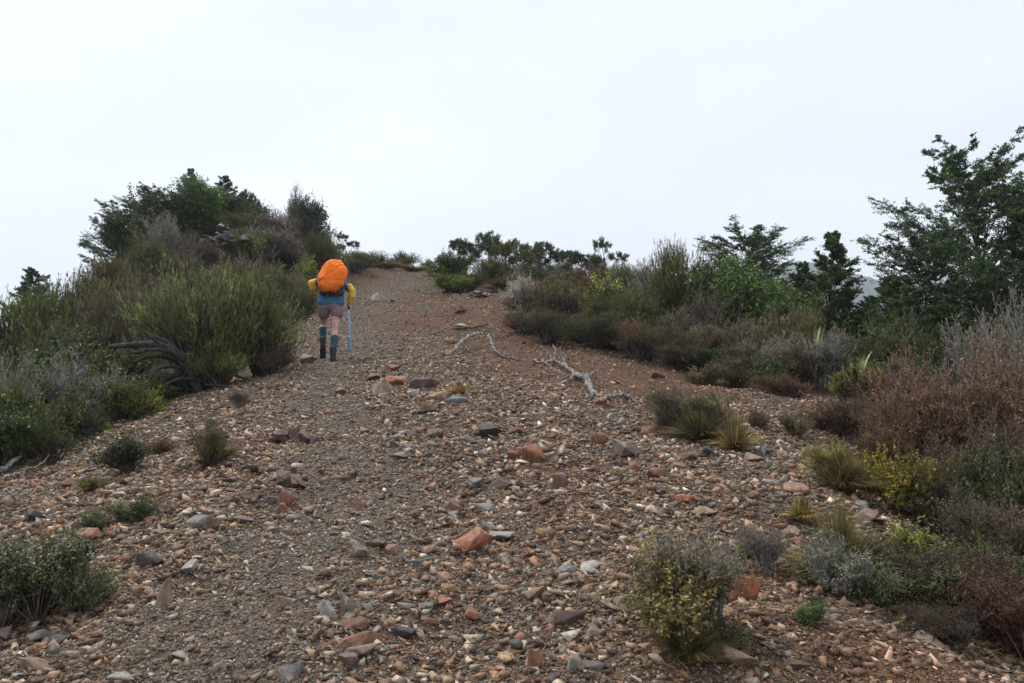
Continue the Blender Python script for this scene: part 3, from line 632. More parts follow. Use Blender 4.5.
def bonsai(name, seed, h=1.6, w=1.4, clumps=((.0,.8,.35),(.35,.6,.25),(-.3,.65,.28)), two=False, ld=1.):
    """wind-shaped little tree: bare crooked stems, flat dense clumps"""
    rng = np.random.default_rng(seed); fol, br, tk = Geo(), Geo(), Geo()
    fork = np.array([rng.normal(0, .05), rng.normal(0, .05), h * .3])
    tube(tk, bez((0, 0, -.1), (rng.normal(0, .1), 0, h * .15), fork, 6), np.linspace(.022, .016, 6) * h ** .5 * 1.3, 7)
    for cx, cz, r in clumps:
        c = np.array([cx * w, rng.normal(0, .12) * w, cz * h]); mid = (fork + c) / 2 + np.array([rng.normal(0, .08), rng.normal(0, .08), rng.normal(0, .04)])
        tube(tk, bez(fork, mid, c, 7), np.linspace(.014, .005, 7) * h ** .5 * 1.3, 5)
        nb = int(30 * ld * max(.6, r / .3)); d = norm(rng.normal(size=(nb, 3)) * np.array([1, 1, .6]) + np.array([0, 0, .25])); R_ = r * w * rng.uniform(.5, 1, (nb, 1))
        E = c + d * R_ * np.array([1, 1, .62])
        for e in E: tube(br, bez(c - (0, 0, .04), (c + e) / 2 - (0, 0, .03), e, 5), np.linspace(.007, .003, 5), 3)
        k = 14; S = np.repeat(E, k, 0) + rng.normal(0, .03, (nb * k, 3)); D = norm(np.repeat(d, k, 0) * .5 + np.array([0, 0, .5]) + rng.normal(0, .5, (nb * k, 3)))
        M, E2, D2 = twigs(br, S, D, .1 * rng.uniform(.6, 1.2, len(S)), .002, np.array([0, 0, .3]), rng)
        lp = 13; t = rng.uniform(0, 1, (len(S), lp)); base = (S[:, None] * (1 - t[..., None]) + E2[:, None] * t[..., None]).reshape(-1, 3)
        leaves(fol, base, np.repeat(D2, lp, 0) + rng.normal(0, .6, (len(base), 3)), .036, .016, rng, 0)
    finish(name, fol, br, (w, h), M_leaf, [('trunk', tk.mesh(name + '_trunk', True), M_bark)])
def flax(name, seed, h=1, w=1.2, n=16):
    rng = np.random.default_rng(seed); g = Geo()
    for i in range(n):
        th = rng.uniform(0, 6.28); o = np.array([math.cos(th), math.sin(th), 0]); sd = np.array([-o[1], o[0], 0]); ln = h * rng.uniform(.8, 1.3); le = rng.uniform(.1, .8)
        t = np.linspace(0, 1, 9); c = o * (le * ln * (.4 * t + .7 * t * t))[:, None] + np.array([0, 0, 1]) * (ln * (t * 1.05 - le * .75 * t ** 2.4))[:, None]
        wd = .036 * np.sin(np.clip(t * .85 + .15, 0, 1) * math.pi) ** .6 + .002
        V = np.stack([c - sd * wd[:, None], c - np.array([0, 0, .01]), c + sd * wd[:, None]], 1).reshape(-1, 3)
        Q = [(k * 3 + j, k * 3 + j + 1, k * 3 + j + 4, k * 3 + j + 3) for k in range(8) for j in range(2)]; g.add(V, Q, None, np.full(len(V), rng.random()))
    PROTO.setdefault(name, []).append(((w, h), [('leaf_blades', g.mesh(name), M_gloss)])); PROTO[name][-1][1][0][1].materials.append(M_gloss)

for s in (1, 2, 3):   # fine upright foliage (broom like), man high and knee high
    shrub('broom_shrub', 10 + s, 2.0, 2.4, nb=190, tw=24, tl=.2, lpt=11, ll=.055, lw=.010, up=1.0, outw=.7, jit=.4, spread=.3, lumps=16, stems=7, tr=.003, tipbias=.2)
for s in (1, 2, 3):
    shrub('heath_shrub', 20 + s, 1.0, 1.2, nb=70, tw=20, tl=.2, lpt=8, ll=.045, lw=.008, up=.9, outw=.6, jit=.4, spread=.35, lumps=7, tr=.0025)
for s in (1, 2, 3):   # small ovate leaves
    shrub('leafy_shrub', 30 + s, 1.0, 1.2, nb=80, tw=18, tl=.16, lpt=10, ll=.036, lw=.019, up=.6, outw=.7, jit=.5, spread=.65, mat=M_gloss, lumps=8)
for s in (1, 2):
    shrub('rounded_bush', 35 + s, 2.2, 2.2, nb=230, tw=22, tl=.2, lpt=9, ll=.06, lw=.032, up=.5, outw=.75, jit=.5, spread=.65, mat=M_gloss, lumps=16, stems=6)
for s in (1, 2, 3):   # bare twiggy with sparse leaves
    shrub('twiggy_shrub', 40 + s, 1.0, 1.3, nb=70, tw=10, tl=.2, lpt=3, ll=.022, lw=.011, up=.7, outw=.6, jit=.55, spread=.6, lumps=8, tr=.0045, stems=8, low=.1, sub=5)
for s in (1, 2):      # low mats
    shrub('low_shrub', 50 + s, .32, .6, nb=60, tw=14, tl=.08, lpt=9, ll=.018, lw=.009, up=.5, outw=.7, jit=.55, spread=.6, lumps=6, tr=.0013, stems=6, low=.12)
for s in (1, 2): tussock('tussock', 60 + s)
tussock('tall_tussock', 65, .6, .75, 4200, .0028, .8); tussock('tall_tussock', 66, .6, .75, 4200, .0028, .9)
beech('beech_tree', 71, 5.2, 5.6, nb=125, dens=1.2, lean=.25, ll=.055, first=.04); beech('beech_tree', 72, 4.6, 4.6, nb=120, dens=1.15, lean=-.3, ll=.055, first=.04)
beech('young_beech', 75, 2.6, 1.9, nb=75, dens=.9, ll=.036, first=.04, young=True); beech('young_beech', 76, 2.6, 2.3, nb=85, dens=.95, lean=.2, ll=.036, first=.04, young=True)
bonsai('ridge_tree', 81, 1.6, 1.5, ((.0,.82,.3),(.28,.7,.24),(-.3,.66,.26),(.1,.55,.25)), ld=1.4)
bonsai('ridge_tree', 82, 1.6, 1.5, ((-.1,.85,.22),(.27,.6,.2),(-.2,.55,.14)), ld=1.1)
bonsai('ridge_tree', 83, 1.6, 1.6, ((-.3,.7,.26),(.05,.78,.3),(.33,.72,.22),(-.05,.5,.3)), ld=1.5)
flax('flax', 91)

# colours
OLV = (.07,.09,.028); OLV2 = (.056,.066,.026); DGR = (.032,.05,.02); BGR = (.06,.1,.025); YGR = (.1,.115,.03); YEL = (.26,.2,.05); GRG = (.075,.09,.055)
GRB = (.10,.082,.065); MAU = (.085,.07,.07); BRN = (.1,.06,.042); RED = (.075,.04,.03); STR = (.15,.115,.065); BEE = (.04,.07,.034); GRY = (.13,.125,.12); TANL = (.17,.12,.06)
B_DK = (.07,.055,.045); B_GR = (.2,.19,.18); B_PALE = (.34,.33,.31); B_BR = (.11,.07,.05)
rp = random.Random(12)
def plant(kind, px, Y, top, wpx, col, label, cat, bark=B_DK, v=None, name=None, group=None, rz=None, dx=1.0):
    """Y: distance, or a picture row of the visible foot when above 60"""
    if Y > 60: p = hit(px, Y); Y = p[1]; x = p[0]
    else: x = colx(px, Y)
    z = Z(x, Y); zt = at(px, top, Y)[2]; h = max(zt - z, .08) * ((1.22 if px > 500 else 1.05) if 12 < Y < 24 and 'beech' not in kind else (1.12 if kind == 'twiggy_shrub' else 1) * (1.15 if px > 860 and Y < 8 else 1)); wpx = wpx * (1.12 if Y > 12 and 'beech' not in kind else 1)
    lst = PROTO[kind]; dims, parts = lst[rp.randrange(len(lst)) if v is None else v]
    e = link(name or kind, None, label=label, cat=cat, group=group, loc=(x, Y, z)); s = wpx * Y / F / dims[0]
    e.scale = (s, s * dx, h / dims[1]); e.rotation_euler = (0, 0, rp.uniform(0, 6.28) if rz is None else rz)
    for pn, me, mt in parts:
        o = link(pn, me, None, e); o.color = (*(bark if pn in ('branches', 'trunk') else col), 1)
    return e
P = plant
# --- left knoll, farthest first
P('beech_tree', 150, 27, 186, 70, DGR, 'dark spreading tree at the upper left of the knoll', 'tree', v=0)
P('beech_tree', 110, 26, 203, 66, BEE, 'dark open tree leaning out at the left end of the knoll', 'tree', v=1, rz=3.4)
P('young_beech', 183, 28, 168, 34, BEE, 'slim dark tree whose tip is highest on the knoll', 'tree', v=0)
P('young_beech', 222, 29, 176, 44, BEE, 'dark tree behind the bright green bush on the knoll', 'tree', v=1)
P('ridge_tree', 243, 29, 190, 24, DGR, 'small round dark tree at the right of the knoll top', 'tree', v=0)
P('rounded_bush', 203, 26.5, 178, 46, (.06,.1,.028), 'bright green bush beside the grey outcrop on the knoll', 'shrub', v=0)
P('rounded_bush', 168, 26, 194, 60, DGR, 'dark leafy bush left of the bright green bush', 'shrub', v=1)
P('twiggy_shrub', 168, 24, 216, 50, GRB, 'grey brown twiggy bush on the front of the knoll', 'shrub', B_GR)
P('broom_shrub', 138, 22, 244, 66, OLV2, 'tall olive brown shrub on the flank of the knoll', 'shrub')
P('heath_shrub', 212, 22.6, 266, 56, GRB, 'mauve brown heath below the grey outcrop', 'shrub')
P('heath_shrub', 190, 25, 230, 30, (.06,.045,.02), 'mustard heath left of the grey outcrop', 'shrub')
P('heath_shrub', 244, 26, 212, 40, OLV2, 'olive heath behind the grey outcrop', 'shrub')
for a in [
 ('rounded_bush', 136, 25.5, 214, 60, (.04,.055,.028), 'dark round bush below the spreading tree on the knoll'),
 ('heath_shrub', 280, 26.5, 212, 50, MAU, 'mauve grey heath filling the skyline left of the feathery bush'),
 ('heath_shrub', 330, 27.5, 240, 36, GRB, 'grey brown heath on the skyline behind the orange pack'),
 ('heath_shrub', 316, 26.5, 226, 30, OLV2, 'olive heath stepping down the skyline toward the orange pack'),
 ('heath_shrub', 355, 29, 250, 30, OLV2, 'low olive heath on the skyline right of the tiny lone tree'),
 ('rounded_bush', 240, 27.5, 196, 50, (.03,.04,.022), 'dark dense bush behind the outcrop on the knoll'),
]: P(*a, 'shrub', group='scrub crowning the knoll')
P('heath_shrub', 208, 23.2, 240, 34, (.06,.045,.035), 'brown heath growing against the front of the grey outcrop', 'shrub')
P('low_shrub', 232, 24, 226, 24, (.075,.07,.02), 'yellow moss like cushion on the grey outcrop', 'shrub')
P('heath_shrub', 262, 27, 205, 44, DGR, 'dark round heath right of the outcrop on the skyline', 'shrub', v=0)
P('twiggy_shrub', 290, 28, 196, 34, MAU, 'mauve grey bare topped bush on the skyline above the orange pack', 'shrub', B_GR)
P('rounded_bush', 303, 28, 198, 34, (.035,.045,.035), 'dark feathery bush on the skyline above the orange pack', 'shrub')
P('twiggy_shrub', 262, 25, 228, 52, MAU, 'mauve twiggy scrub below the skyline heath', 'shrub', B_GR)
P('heath_shrub', 292, 26, 236, 44, GRB, 'grey brown heath just left above the orange pack', 'shrub')
P('ridge_tree', 344, 30, 232, 24, DGR, 'tiny lone tree on the skyline right above the orange pack', 'tree', v=1)
P('heath_shrub', 322, 28, 240, 34, OLV2, 'dark olive heath below the tiny lone skyline tree', 'shrub')
P('leafy_shrub', 303, 24, 252, 26, YGR, 'yellow green bush directly behind the left elbow', 'shrub')
P('heath_shrub', 275, 21, 268, 46, OLV2, 'olive scrub between the big green shrub and the knoll', 'shrub')
P('heath_shrub', 300, 22, 272, 26, GRB, 'low grey brown scrub left of the walker\'s elbow', 'shrub')
P('broom_shrub', 110, 20, 262, 70, (.075,.066,.04), 'tall brown green shrub left of the big green one', 'shrub')
P('heath_shrub', 172, 18, 276, 70, GRB, 'grey brown shrub rising behind the big green one', 'shrub')
# --- left mass
P('broom_shrub', 68, 15.5, 274, 90, (.07,.064,.04), 'brownish upright shrub on the left skyline', 'shrub')
P('young_beech', 30, 19, 268, 54, BEE, 'dark tree peeping over the left skyline', 'tree')
P('broom_shrub', 22, 14.5, 288, 100, OLV, 'olive green shrub at the left edge of the picture', 'shrub')
P('heath_shrub', 115, 14, 288, 90, (.05,.045,.03), 'dark brown shrub above the bare black branches', 'shrub')
P('broom_shrub', 200, 11.9, 262, 112, (.092,.106,.048), 'big olive green broom like shrub overhanging the slope edge', 'shrub', B_DK, v=0)
P('broom_shrub', 258, 12.2, 276, 76, (.086,.098,.044), 'right hand half of the big green broom like thicket beside the walker', 'shrub', B_DK, v=1)
P('heath_shrub', 222, 11.6, 330, 60, OLV, 'small olive shrub under the big green one', 'shrub')
P('twiggy_shrub', 268, 12.0, 345, 50, B_DK, 'dark twiggy undergrowth below the big green shrub', 'shrub')
P('leafy_shrub', 60, 12, 322, 90, DGR, 'dark green shrub below the left skyline', 'shrub')
P('leafy_shrub', 150, 11.2, 376, 60, (.06,.075,.02), 'green leafy bush under the bare black branches', 'shrub')
P('twiggy_shrub', 92, 10.4, 360, 86, GRY, 'silver grey lichen covered bush on the left', 'shrub', B_GR)
P('leafy_shrub', 35, 10.5, 340, 90, (.05,.058,.026), 'dark green bush at the left edge below the olive one', 'shrub')
P('twiggy_shrub', 8, 9.6, 358, 60, GRY, 'pale bleached twiggy bush at the left edge', 'shrub', (.2,.19,.18))
P('leafy_shrub', 40, 9.2, 384, 70, (.055,.07,.022), 'yellowish green bush low at the left', 'shrub')
P('leafy_shrub', 6, 8.4, 410, 70, DGR, 'dark green bush at the left edge just above the gravel', 'shrub')
P('heath_shrub', 86, 9.7, 400, 60, DGR, 'dark bush where gravel meets the left brush', 'shrub')
P('low_shrub', 98, 434, 418, 34, YGR, 'lone yellow green tuft at the edge of the left brush', 'shrub')
P('low_shrub', 140, 418, 382, 44, (.09,.1,.02), 'yellow green low bush right of the silver grey one', 'shrub')
P('twiggy_shrub', 190, 392, 366, 60, B_DK, 'dark trailing twigs along the slope edge', 'shrub')
P('twiggy_shrub', 240, 406, 391, 28, GRB, 'wispy grey twigs on the open path edge', 'shrub', B_GR)
# --- left foreground
P('leafy_shrub', 128, 474, 430, 50, (.035,.04,.026), 'dark leafy bush alone on the left slope', 'shrub', v=2)
P('low_shrub', 160, 455, 437, 34, BRN, 'low brownish sprawl right of the dark leafy bush', 'shrub')
P('heath_shrub', 212, 469, 420, 46, (.07,.062,.035), 'round olive brown bush alone on the left slope', 'shrub', v=1)
P('low_shrub', 133, 523, 492, 48, GRG, 'small grey green cushion plant on the left slope', 'shrub')
P('low_shrub', 92, 532, 508, 36, GRG, 'smaller grey cushion plant left of the other cushion', 'shrub')
P('low_shrub', 95, 492, 474, 40, (.1,.1,.04), 'yellowish low plant above the cushion plants', 'shrub')
P('leafy_shrub', 28, 622, 536, 104, (.062,.072,.05), 'large grey green leafy bush at the left edge near the bottom', 'shrub', v=0)
P('low_shrub', 80, 612, 552, 62, (.07,.082,.055), 'grey green sprawl at the right of the large left bush', 'shrub', v=1)
P('low_shrub', 52, 604, 572, 30, (.07,.13,.03), 'fresh green sprig in front of the large left bush', 'shrub')
# --- crest
P('heath_shrub', 374, 31, 252, 50, (.095,.085,.045), 'straw olive bush on the crest right of the orange pack', 'shrub')
P('heath_shrub', 402, 33, 250, 32, DGR, 'dark round bush on the crest skyline', 'shrub')
P('heath_shrub', 386, 30.5, 260, 30, TANL, 'tan tufted bush below the dark round crest bush', 'shrub')
P('heath_shrub', 428, 33, 258, 22, DGR, 'small dark bush on the crest left of the green bush', 'shrub')
P('low_shrub', 413, 31, 264, 26, TANL, 'low tan tuft at the top of the open slope', 'shrub')
P('rounded_bush', 453, 289, 254, 36, (.045,.075,.024), 'rounded green bush standing on the crest', 'shrub', v=1)
P('leafy_shrub', 453, 293, 276, 38, (.085,.11,.025), 'yellow green skirt of bush in front of the crest bush', 'shrub')
P('heath_shrub', 470, 291, 268, 28, OLV2, 'dull olive bush right of the rounded green crest bush', 'shrub')
P('ridge_tree', 466, 30, 238, 36, DGR, 'leftmost wind shaped dark tree on the ridge', 'tree', B_GR, v=2)
P('ridge_tree', 491, 29, 232, 35, DGR, 'wind shaped tree with a dark round top on the ridge', 'tree', B_GR, v=0)
P('ridge_tree', 518, 24, 238, 43, OLV2, 'olive tree with pale trunk in the middle of the ridge', 'tree', B_PALE, v=2)
P('ridge_tree', 545, 27, 243, 36, DGR, 'flat topped dark tree right of the pale trunked tree', 'tree', B_GR, v=0)
P('ridge_tree', 578, 28, 250, 38, DGR, 'low spreading dark tree on the ridge', 'tree', B_GR, v=2)
P('ridge_tree', 607, 27, 238, 34, BEE, 'rightmost small ridge tree with two separate leaf clumps', 'tree', B_DK, v=1, rz=0)
P('heath_shrub', 492, 27, 256, 40, (.1,.085,.05), 'tan olive bush under the ridge trees at the left', 'shrub')
P('heath_shrub', 527, 26, 266, 40, OLV2, 'olive bush around the foot of the ridge trees', 'shrub')
P('heath_shrub', 556, 26, 268, 36, MAU, 'mauve bush under the flat topped ridge tree', 'shrub')
P('heath_shrub', 590, 26, 266, 42, BRN, 'brown bush under the rightmost small ridge tree', 'shrub')
P('twiggy_shrub', 636, 25, 262, 44, MAU, 'mauve spiky twigs on the skyline right of the ridge trees', 'shrub', B_GR)
# --- middle right
P('twiggy_shrub', 524, 312, 282, 34, B_PALE, 'bare pale twigs at the foot of the ridge brush', 'shrub', B_PALE)
P('heath_shrub', 520, 20.5, 300, 36, BRN, 'reddish brown bush at the left corner of the ridge brush', 'shrub')
P('heath_shrub', 566, 19.5, 282, 72, (.085,.07,.04), 'wide brown olive heath above the bleached branches', 'shrub')
P('leafy_shrub', 612, 19, 283, 54, (.12,.13,.035), 'yellow green leafy bush in the ridge brush', 'shrub')
P('twiggy_shrub', 652, 20, 280, 56, MAU, 'mauve twiggy bush right of the yellow green one', 'shrub', B_GR)
P('heath_shrub', 534, 18, 322, 50, DGR, 'dark green bush above the arched bleached branch', 'shrub')
P('heath_shrub', 580, 17.2, 322, 56, (.05,.045,.03), 'dark brown bush on the bank above the bleached branches', 'shrub')
P('broom_shrub', 634, 17, 300, 50, OLV2, 'olive drooping bush at the edge of the orange bank', 'shrub')
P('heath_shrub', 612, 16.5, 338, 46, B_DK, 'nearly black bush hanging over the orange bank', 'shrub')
P('flax', 646, 16.2, 340, 34, (.07,.085,.035), 'small pale green flax leaves on the bank edge', 'flax')
P('broom_shrub', 684, 19, 262, 66, (.08,.08,.035), 'tall olive bush left of the dense green bush', 'shrub')
P('young_beech', 668, 21, 256, 30, BEE, 'small dark pointed tree behind the tall olive bush', 'tree')
P('beech_tree', 752, 21, 222, 112, BEE, 'open dark beech tree on the skyline behind the dense green bush', 'tree', v=0, rz=1)
P('rounded_bush', 745, 17.5, 274, 84, (.042,.07,.02), 'dense bright green bush under the open beech tree', 'shrub', v=0)
P('rounded_bush', 772, 17, 300, 60, (.045,.072,.02), 'darker green lower part of bush right of the dense one', 'shrub')
P('heath_shrub', 712, 17, 300, 56, MAU, 'mauve heath left of the dense green bush', 'shrub')
P('heath_shrub', 672, 16.5, 315, 60, (.07,.06,.055), 'grey mauve heath at the back of the gully', 'shrub')
P('heath_shrub', 730, 15.5, 330, 70, (.085,.075,.07), 'pale mauve heath below the dense green bush', 'shrub')
P('heath_shrub', 775, 15.5, 322, 60, GRB, 'grey brown heath between the green bush and the pointed beech', 'shrub')
P('heath_shrub', 690, 14.6, 348, 50, (.05,.045,.04), 'dark heath at the top edge of the gully soil', 'shrub')
P('young_beech', 832, 18.5, 232, 78, (.04,.062,.028), 'pointed young beech with a long bare leader', 'tree', v=0)
P('young_beech', 874, 19, 296, 56, BEE, 'blue green young beech between the pointed one and the big one', 'tree', v=1)
P('young_beech', 800, 18, 290, 50, (.04,.06,.025), 'short green beech left of the pointed one', 'tree')
P('broom_shrub', 806, 15, 318, 60, (.09,.085,.045), 'olive brown shrub in front of the pointed beech', 'shrub')
P('twiggy_shrub', 770, 14, 340, 60, GRY, 'grey leafless bush behind the flax', 'shrub', B_GR)
P('twiggy_shrub', 824, 13.5, 340, 56, GRY, 'grey leafless bush around the flax', 'shrub', B_GR)
P('flax', 815, 13.2, 334, 48, (.055,.07,.03), 'green flax with upright leaves in the right brush', 'flax')
P('flax', 856, 11.0, 352, 60, (.075,.09,.055), 'pale flax with one leaf arching over', 'flax')
P('beech_tree', 985, 16.5, 140, 176, BEE, 'tallest beech tree at the right edge of the picture', 'tree', v=0, rz=2.2)
P('beech_tree', 1040, 15, 165, 150, BEE, 'second big beech cut by the right edge', 'tree', v=1)
P('beech_tree', 935, 17.5, 226, 110, (.03,.045,.024), 'beech standing left below the tallest one', 'tree', v=1, rz=.5)
P('young_beech', 918, 14, 286, 96, (.04,.062,.028), 'green young beech with a pale trunk before the big beeches', 'tree', B_PALE, v=1)
P('beech_tree', 985, 14.5, 270, 120, (.022,.034,.018), 'very dark green lower beech at the right edge', 'tree', v=1, rz=4)
P('young_beech', 862, 15, 310, 70, (.04,.06,.026), 'low green beech behind the pale flax', 'tree')
P('twiggy_shrub', 1000, 10, 306, 100, GRY, 'grey feathery bush at the right edge below the beeches', 'shrub', B_GR)
P('broom_shrub', 1020, 10.5, 316, 70, (.07,.068,.05), 'dull green grey bush behind the grey feathery one', 'shrub')
P('leafy_shrub', 770, 12.8, 360, 40, DGR, 'dark hollow bush at the back of the gully', 'shrub')
P('heath_shrub', 735, 13.4, 360, 44, B_DK, 'dark low bush at the back of the gully', 'shrub')
P('heath_shrub', 788, 12, 372, 60, RED, 'dark red heath at the right end of the gully', 'shrub')
P('low_shrub', 704, 386, 366, 34, (.1,.08,.06), 'small tan bush at the back of the gully soil', 'shrub')
P('heath_shrub', 850, 11, 362, 62, (.125,.12,.035), 'yellow olive bush in front of the pale flax', 'shrub')
P('twiggy_shrub', 900, 10.5, 372, 80, B_BR, 'brown twiggy bush behind the large red brown one', 'shrub', B_BR)
P('low_shrub', 795, 436, 410, 30, (.1,.085,.06), 'small grey tan bush on the gully floor', 'shrub')
P('heath_shrub', 826, 9.6, 404, 52, BRN, 'brown heath right of the gully floor', 'shrub')
P('low_shrub', 755, 428, 408, 28, (.06,.045,.035), 'small dark bush on the gully floor', 'shrub')
# centre-right clump
P('heath_shrub', 678, 434, 382, 60, (.07,.058,.04), 'upright grey brown bush at the left of the mid slope clump', 'shrub', B_GR)
P('heath_shrub', 714, 440, 390, 62, (.075,.072,.035), 'olive top of the mid slope clump', 'shrub')
P('tall_tussock', 700, 442, 412, 60, (.085,.07,.055), 'grey skirted tussock at the front of the mid slope clump', 'tussock')
P('tall_tussock', 672, 430, 404, 40, (.085,.068,.05), 'grey tan tussock at the left foot of the mid slope clump', 'tussock')
P('tussock', 735, 452, 416, 46, STR, 'straw tussock at the right end of the mid slope clump', 'tussock')
P('tussock', 459, 394, 381, 22, (.2,.14,.07), 'tiny straw tussock right of the maroon rock', 'tussock')
P('low_shrub', 662, 425, 402, 24, (.1,.075,.05), 'wisp of brown twigs left of the mid slope clump', 'shrub')
# --- right side
P('twiggy_shrub', 955, 7.6, 374, 150, B_BR, 'large red brown twiggy bush at the right', 'shrub', (.16,.1,.075), v=0)
P('twiggy_shrub', 1030, 7.2, 372, 130, (.12,.08,.06), 'pinkish brown twiggy bush cut by the right edge', 'shrub', (.19,.12,.09), v=1)
P('twiggy_shrub', 905, 7.4, 400, 84, B_BR, 'brown twiggy bush left of the large red brown one', 'shrub', (.15,.095,.07), v=2)
P('heath_shrub', 878, 8.4, 412, 56, BRN, 'rusty brown heath at the left of the large twiggy bush', 'shrub')
P('heath_shrub', 842, 490, 440, 60, (.15,.14,.055), 'yellow grey bush at the right edge of the gravel', 'shrub')
P('tall_tussock', 842, 492, 456, 56, (.085,.07,.04), 'olive straw tussock in front of the yellow grey bush', 'tussock')
P('leafy_shrub', 900, 5.9, 456, 72, (.15,.125,.035), 'mustard yellow leafy bush in the right brush', 'shrub', v=1)
P('heath_shrub', 950, 5.7, 460, 90, (.055,.05,.03), 'dark brown bush below the large twiggy bush', 'shrub')
P('leafy_shrub', 1010, 5.4, 455, 90, (.05,.06,.035), 'dark green leafy bush at the right edge halfway down', 'shrub')
P('tussock', 802, 521, 498, 34, (.14,.11,.05), 'small straw tussock below the orange and grey slab', 'tussock')
P('twiggy_shrub', 763, 574, 528, 50, (.1,.08,.06), 'small twiggy bush above the rust boulder', 'shrub', B_GR)
P('low_shrub', 752, 560, 536, 34, (.13,.12,.06), 'tiny speckled bush above the rust boulder', 'shrub')
P('tall_tussock', 842, 588, 518, 84, (.09,.078,.042), 'large straw and green tussock at the lower right', 'tussock', v=0)
P('twiggy_shrub', 850, 600, 540, 84, B_GR, 'silvery dead twigs under the large straw tussock', 'shrub', (.15,.148,.145))
P('low_shrub', 866, 606, 560, 70, GRG, 'grey green creeping shrub right of the silvery twigs', 'shrub')
P('low_shrub', 812, 576, 552, 36, (.09,.11,.05), 'grey green tuft left of the large straw tussock', 'shrub')
P('leafy_shrub', 912, 4.6, 528, 74, (.1,.11,.03), 'yellow green leafy bush behind the large straw tussock', 'shrub', v=2)
P('low_shrub', 813, 625, 597, 30, (.06,.1,.035), 'small fresh green plant on the bare bank', 'shrub', v=1)
P('leafy_shrub', 955, 4.3, 556, 100, (.04,.042,.025), 'dark speckled leafy bush at the lower right', 'shrub', v=0)
P('leafy_shrub', 1012, 4.2, 552, 80, (.07,.13,.02), 'vivid green leaves at the lower right edge', 'shrub', v=1)
P('heath_shrub', 905, 3.95, 575, 90, (.05,.03,.024), 'dark maroon bush over the bare bank', 'shrub')
P('heath_shrub', 965, 3.7, 596, 110, (.03,.028,.02), 'very dark brown bush at the lower right', 'shrub')
P('twiggy_shrub', 1010, 3.5, 592, 110, RED, 'dark red twiggy bush in the bottom right corner', 'shrub', (.09,.045,.035))
P('heath_shrub', 1040, 3.8, 570, 100, (.05,.045,.03), 'brown bush cut by the lower right edge', 'shrub')
# scrub filling the ridge and the banks
G1 = 'scrub packed along the ridge'
for a in [
 ('heath_shrub', 505, 28, 256, 40, OLV2, 'dark olive scrub between the round topped tree and the pale trunk'),
 ('heath_shrub', 533, 27.5, 262, 36, GRB, 'grey brown scrub right of the pale trunk on the ridge'),
 ('heath_shrub', 566, 27.5, 258, 34, OLV2, 'olive scrub between the flat topped and the spreading ridge trees'),
 ('heath_shrub', 598, 27.5, 256, 30, GRB, 'brown grey scrub left of the two clump tree trunk'),
 ('heath_shrub', 622, 26.5, 262, 36, OLV, 'green olive scrub right of the two clump tree'),
 ('leafy_shrub', 552, 24, 276, 44, DGR, 'dark leafy scrub below the flat topped ridge tree'),
 ('heath_shrub', 500, 24, 278, 34, BRN, 'brown scrub left of the pale trunk foot'),
 ('heath_shrub', 583, 22.5, 282, 50, BRN, 'rusty brown scrub above the wide brown olive heath'),
 ('heath_shrub', 545, 21, 296, 40, MAU, 'mauve scrub left of the wide brown olive heath'),
 ('broom_shrub', 640, 23, 272, 50, OLV2, 'olive scrub behind the yellow green ridge bush'),
 ('heath_shrub', 600, 18, 312, 50, BRN, 'brown scrub below the yellow green ridge bush'),
 ('heath_shrub', 630, 19, 304, 44, (.06,.07,.03), 'dull green scrub at the right of the yellow green ridge bush'),
 ('heath_shrub', 655, 18, 318, 54, MAU, 'dark mauve scrub in front of the mauve twiggy bush'),
 ('heath_shrub', 705, 19, 282, 50, OLV, 'green olive scrub left behind the dense green bush'),
 ('broom_shrub', 722, 18.5, 276, 50, OLV2, 'dull green scrub touching the dense green bush'),
 ('heath_shrub', 700, 15.6, 330, 60, GRB, 'grey brown scrub at the back left of the gully'),
 ('heath_shrub', 755, 14.6, 344, 56, BRN, 'brown scrub at the centre back of the gully'),
 ('leafy_shrub', 712, 14.6, 352, 44, DGR, 'dark green scrub at the back left of the gully'),
 ('heath_shrub', 800, 13.4, 350, 60, MAU, 'mauve scrub left of the green flax'),
 ('leafy_shrub', 790, 16, 312, 56, (.04,.06,.022), 'deep green scrub between the dense bush and the short beech'),
 ('broom_shrub', 885, 13.5, 330, 80, (.05,.06,.03), 'olive green scrub at the foot of the green young beech'),
 ('young_beech', 950, 13.8, 296, 90, (.035,.055,.026), 'leafy low beech right of the pale trunked one'),
 ('leafy_shrub', 905, 12, 356, 70, DGR, 'dark scrub right of the pale flax'),
 ('heath_shrub', 860, 9.6, 396, 56, GRB, 'grey brown scrub above the rusty brown heath'),
 ('twiggy_shrub', 845, 9.4, 398, 50, BRN, 'brown twiggy scrub below the yellow olive bush'),
 ('heath_shrub', 880, 7.2, 432, 60, BRN, 'russet scrub between the yellow grey bush and the large twiggy bush'),
 ('twiggy_shrub', 935, 5.6, 500, 90, GRB, 'grey brown twigs right of the mustard yellow bush'),
 ('twiggy_shrub', 985, 5.2, 500, 100, GRB, 'tangled grey twigs above the vivid green leaves'),
 ('low_shrub', 905, 5.0, 560, 60, GRG, 'grey green growth below the yellow green leafy bush'),
 ('leafy_shrub', 935, 3.85, 566, 70, (.045,.055,.03), 'dark green speckled growth above the bare bank'),
]:
    P(*a, 'shrub' if 'beech' not in a[0] else 'tree', group=G1)
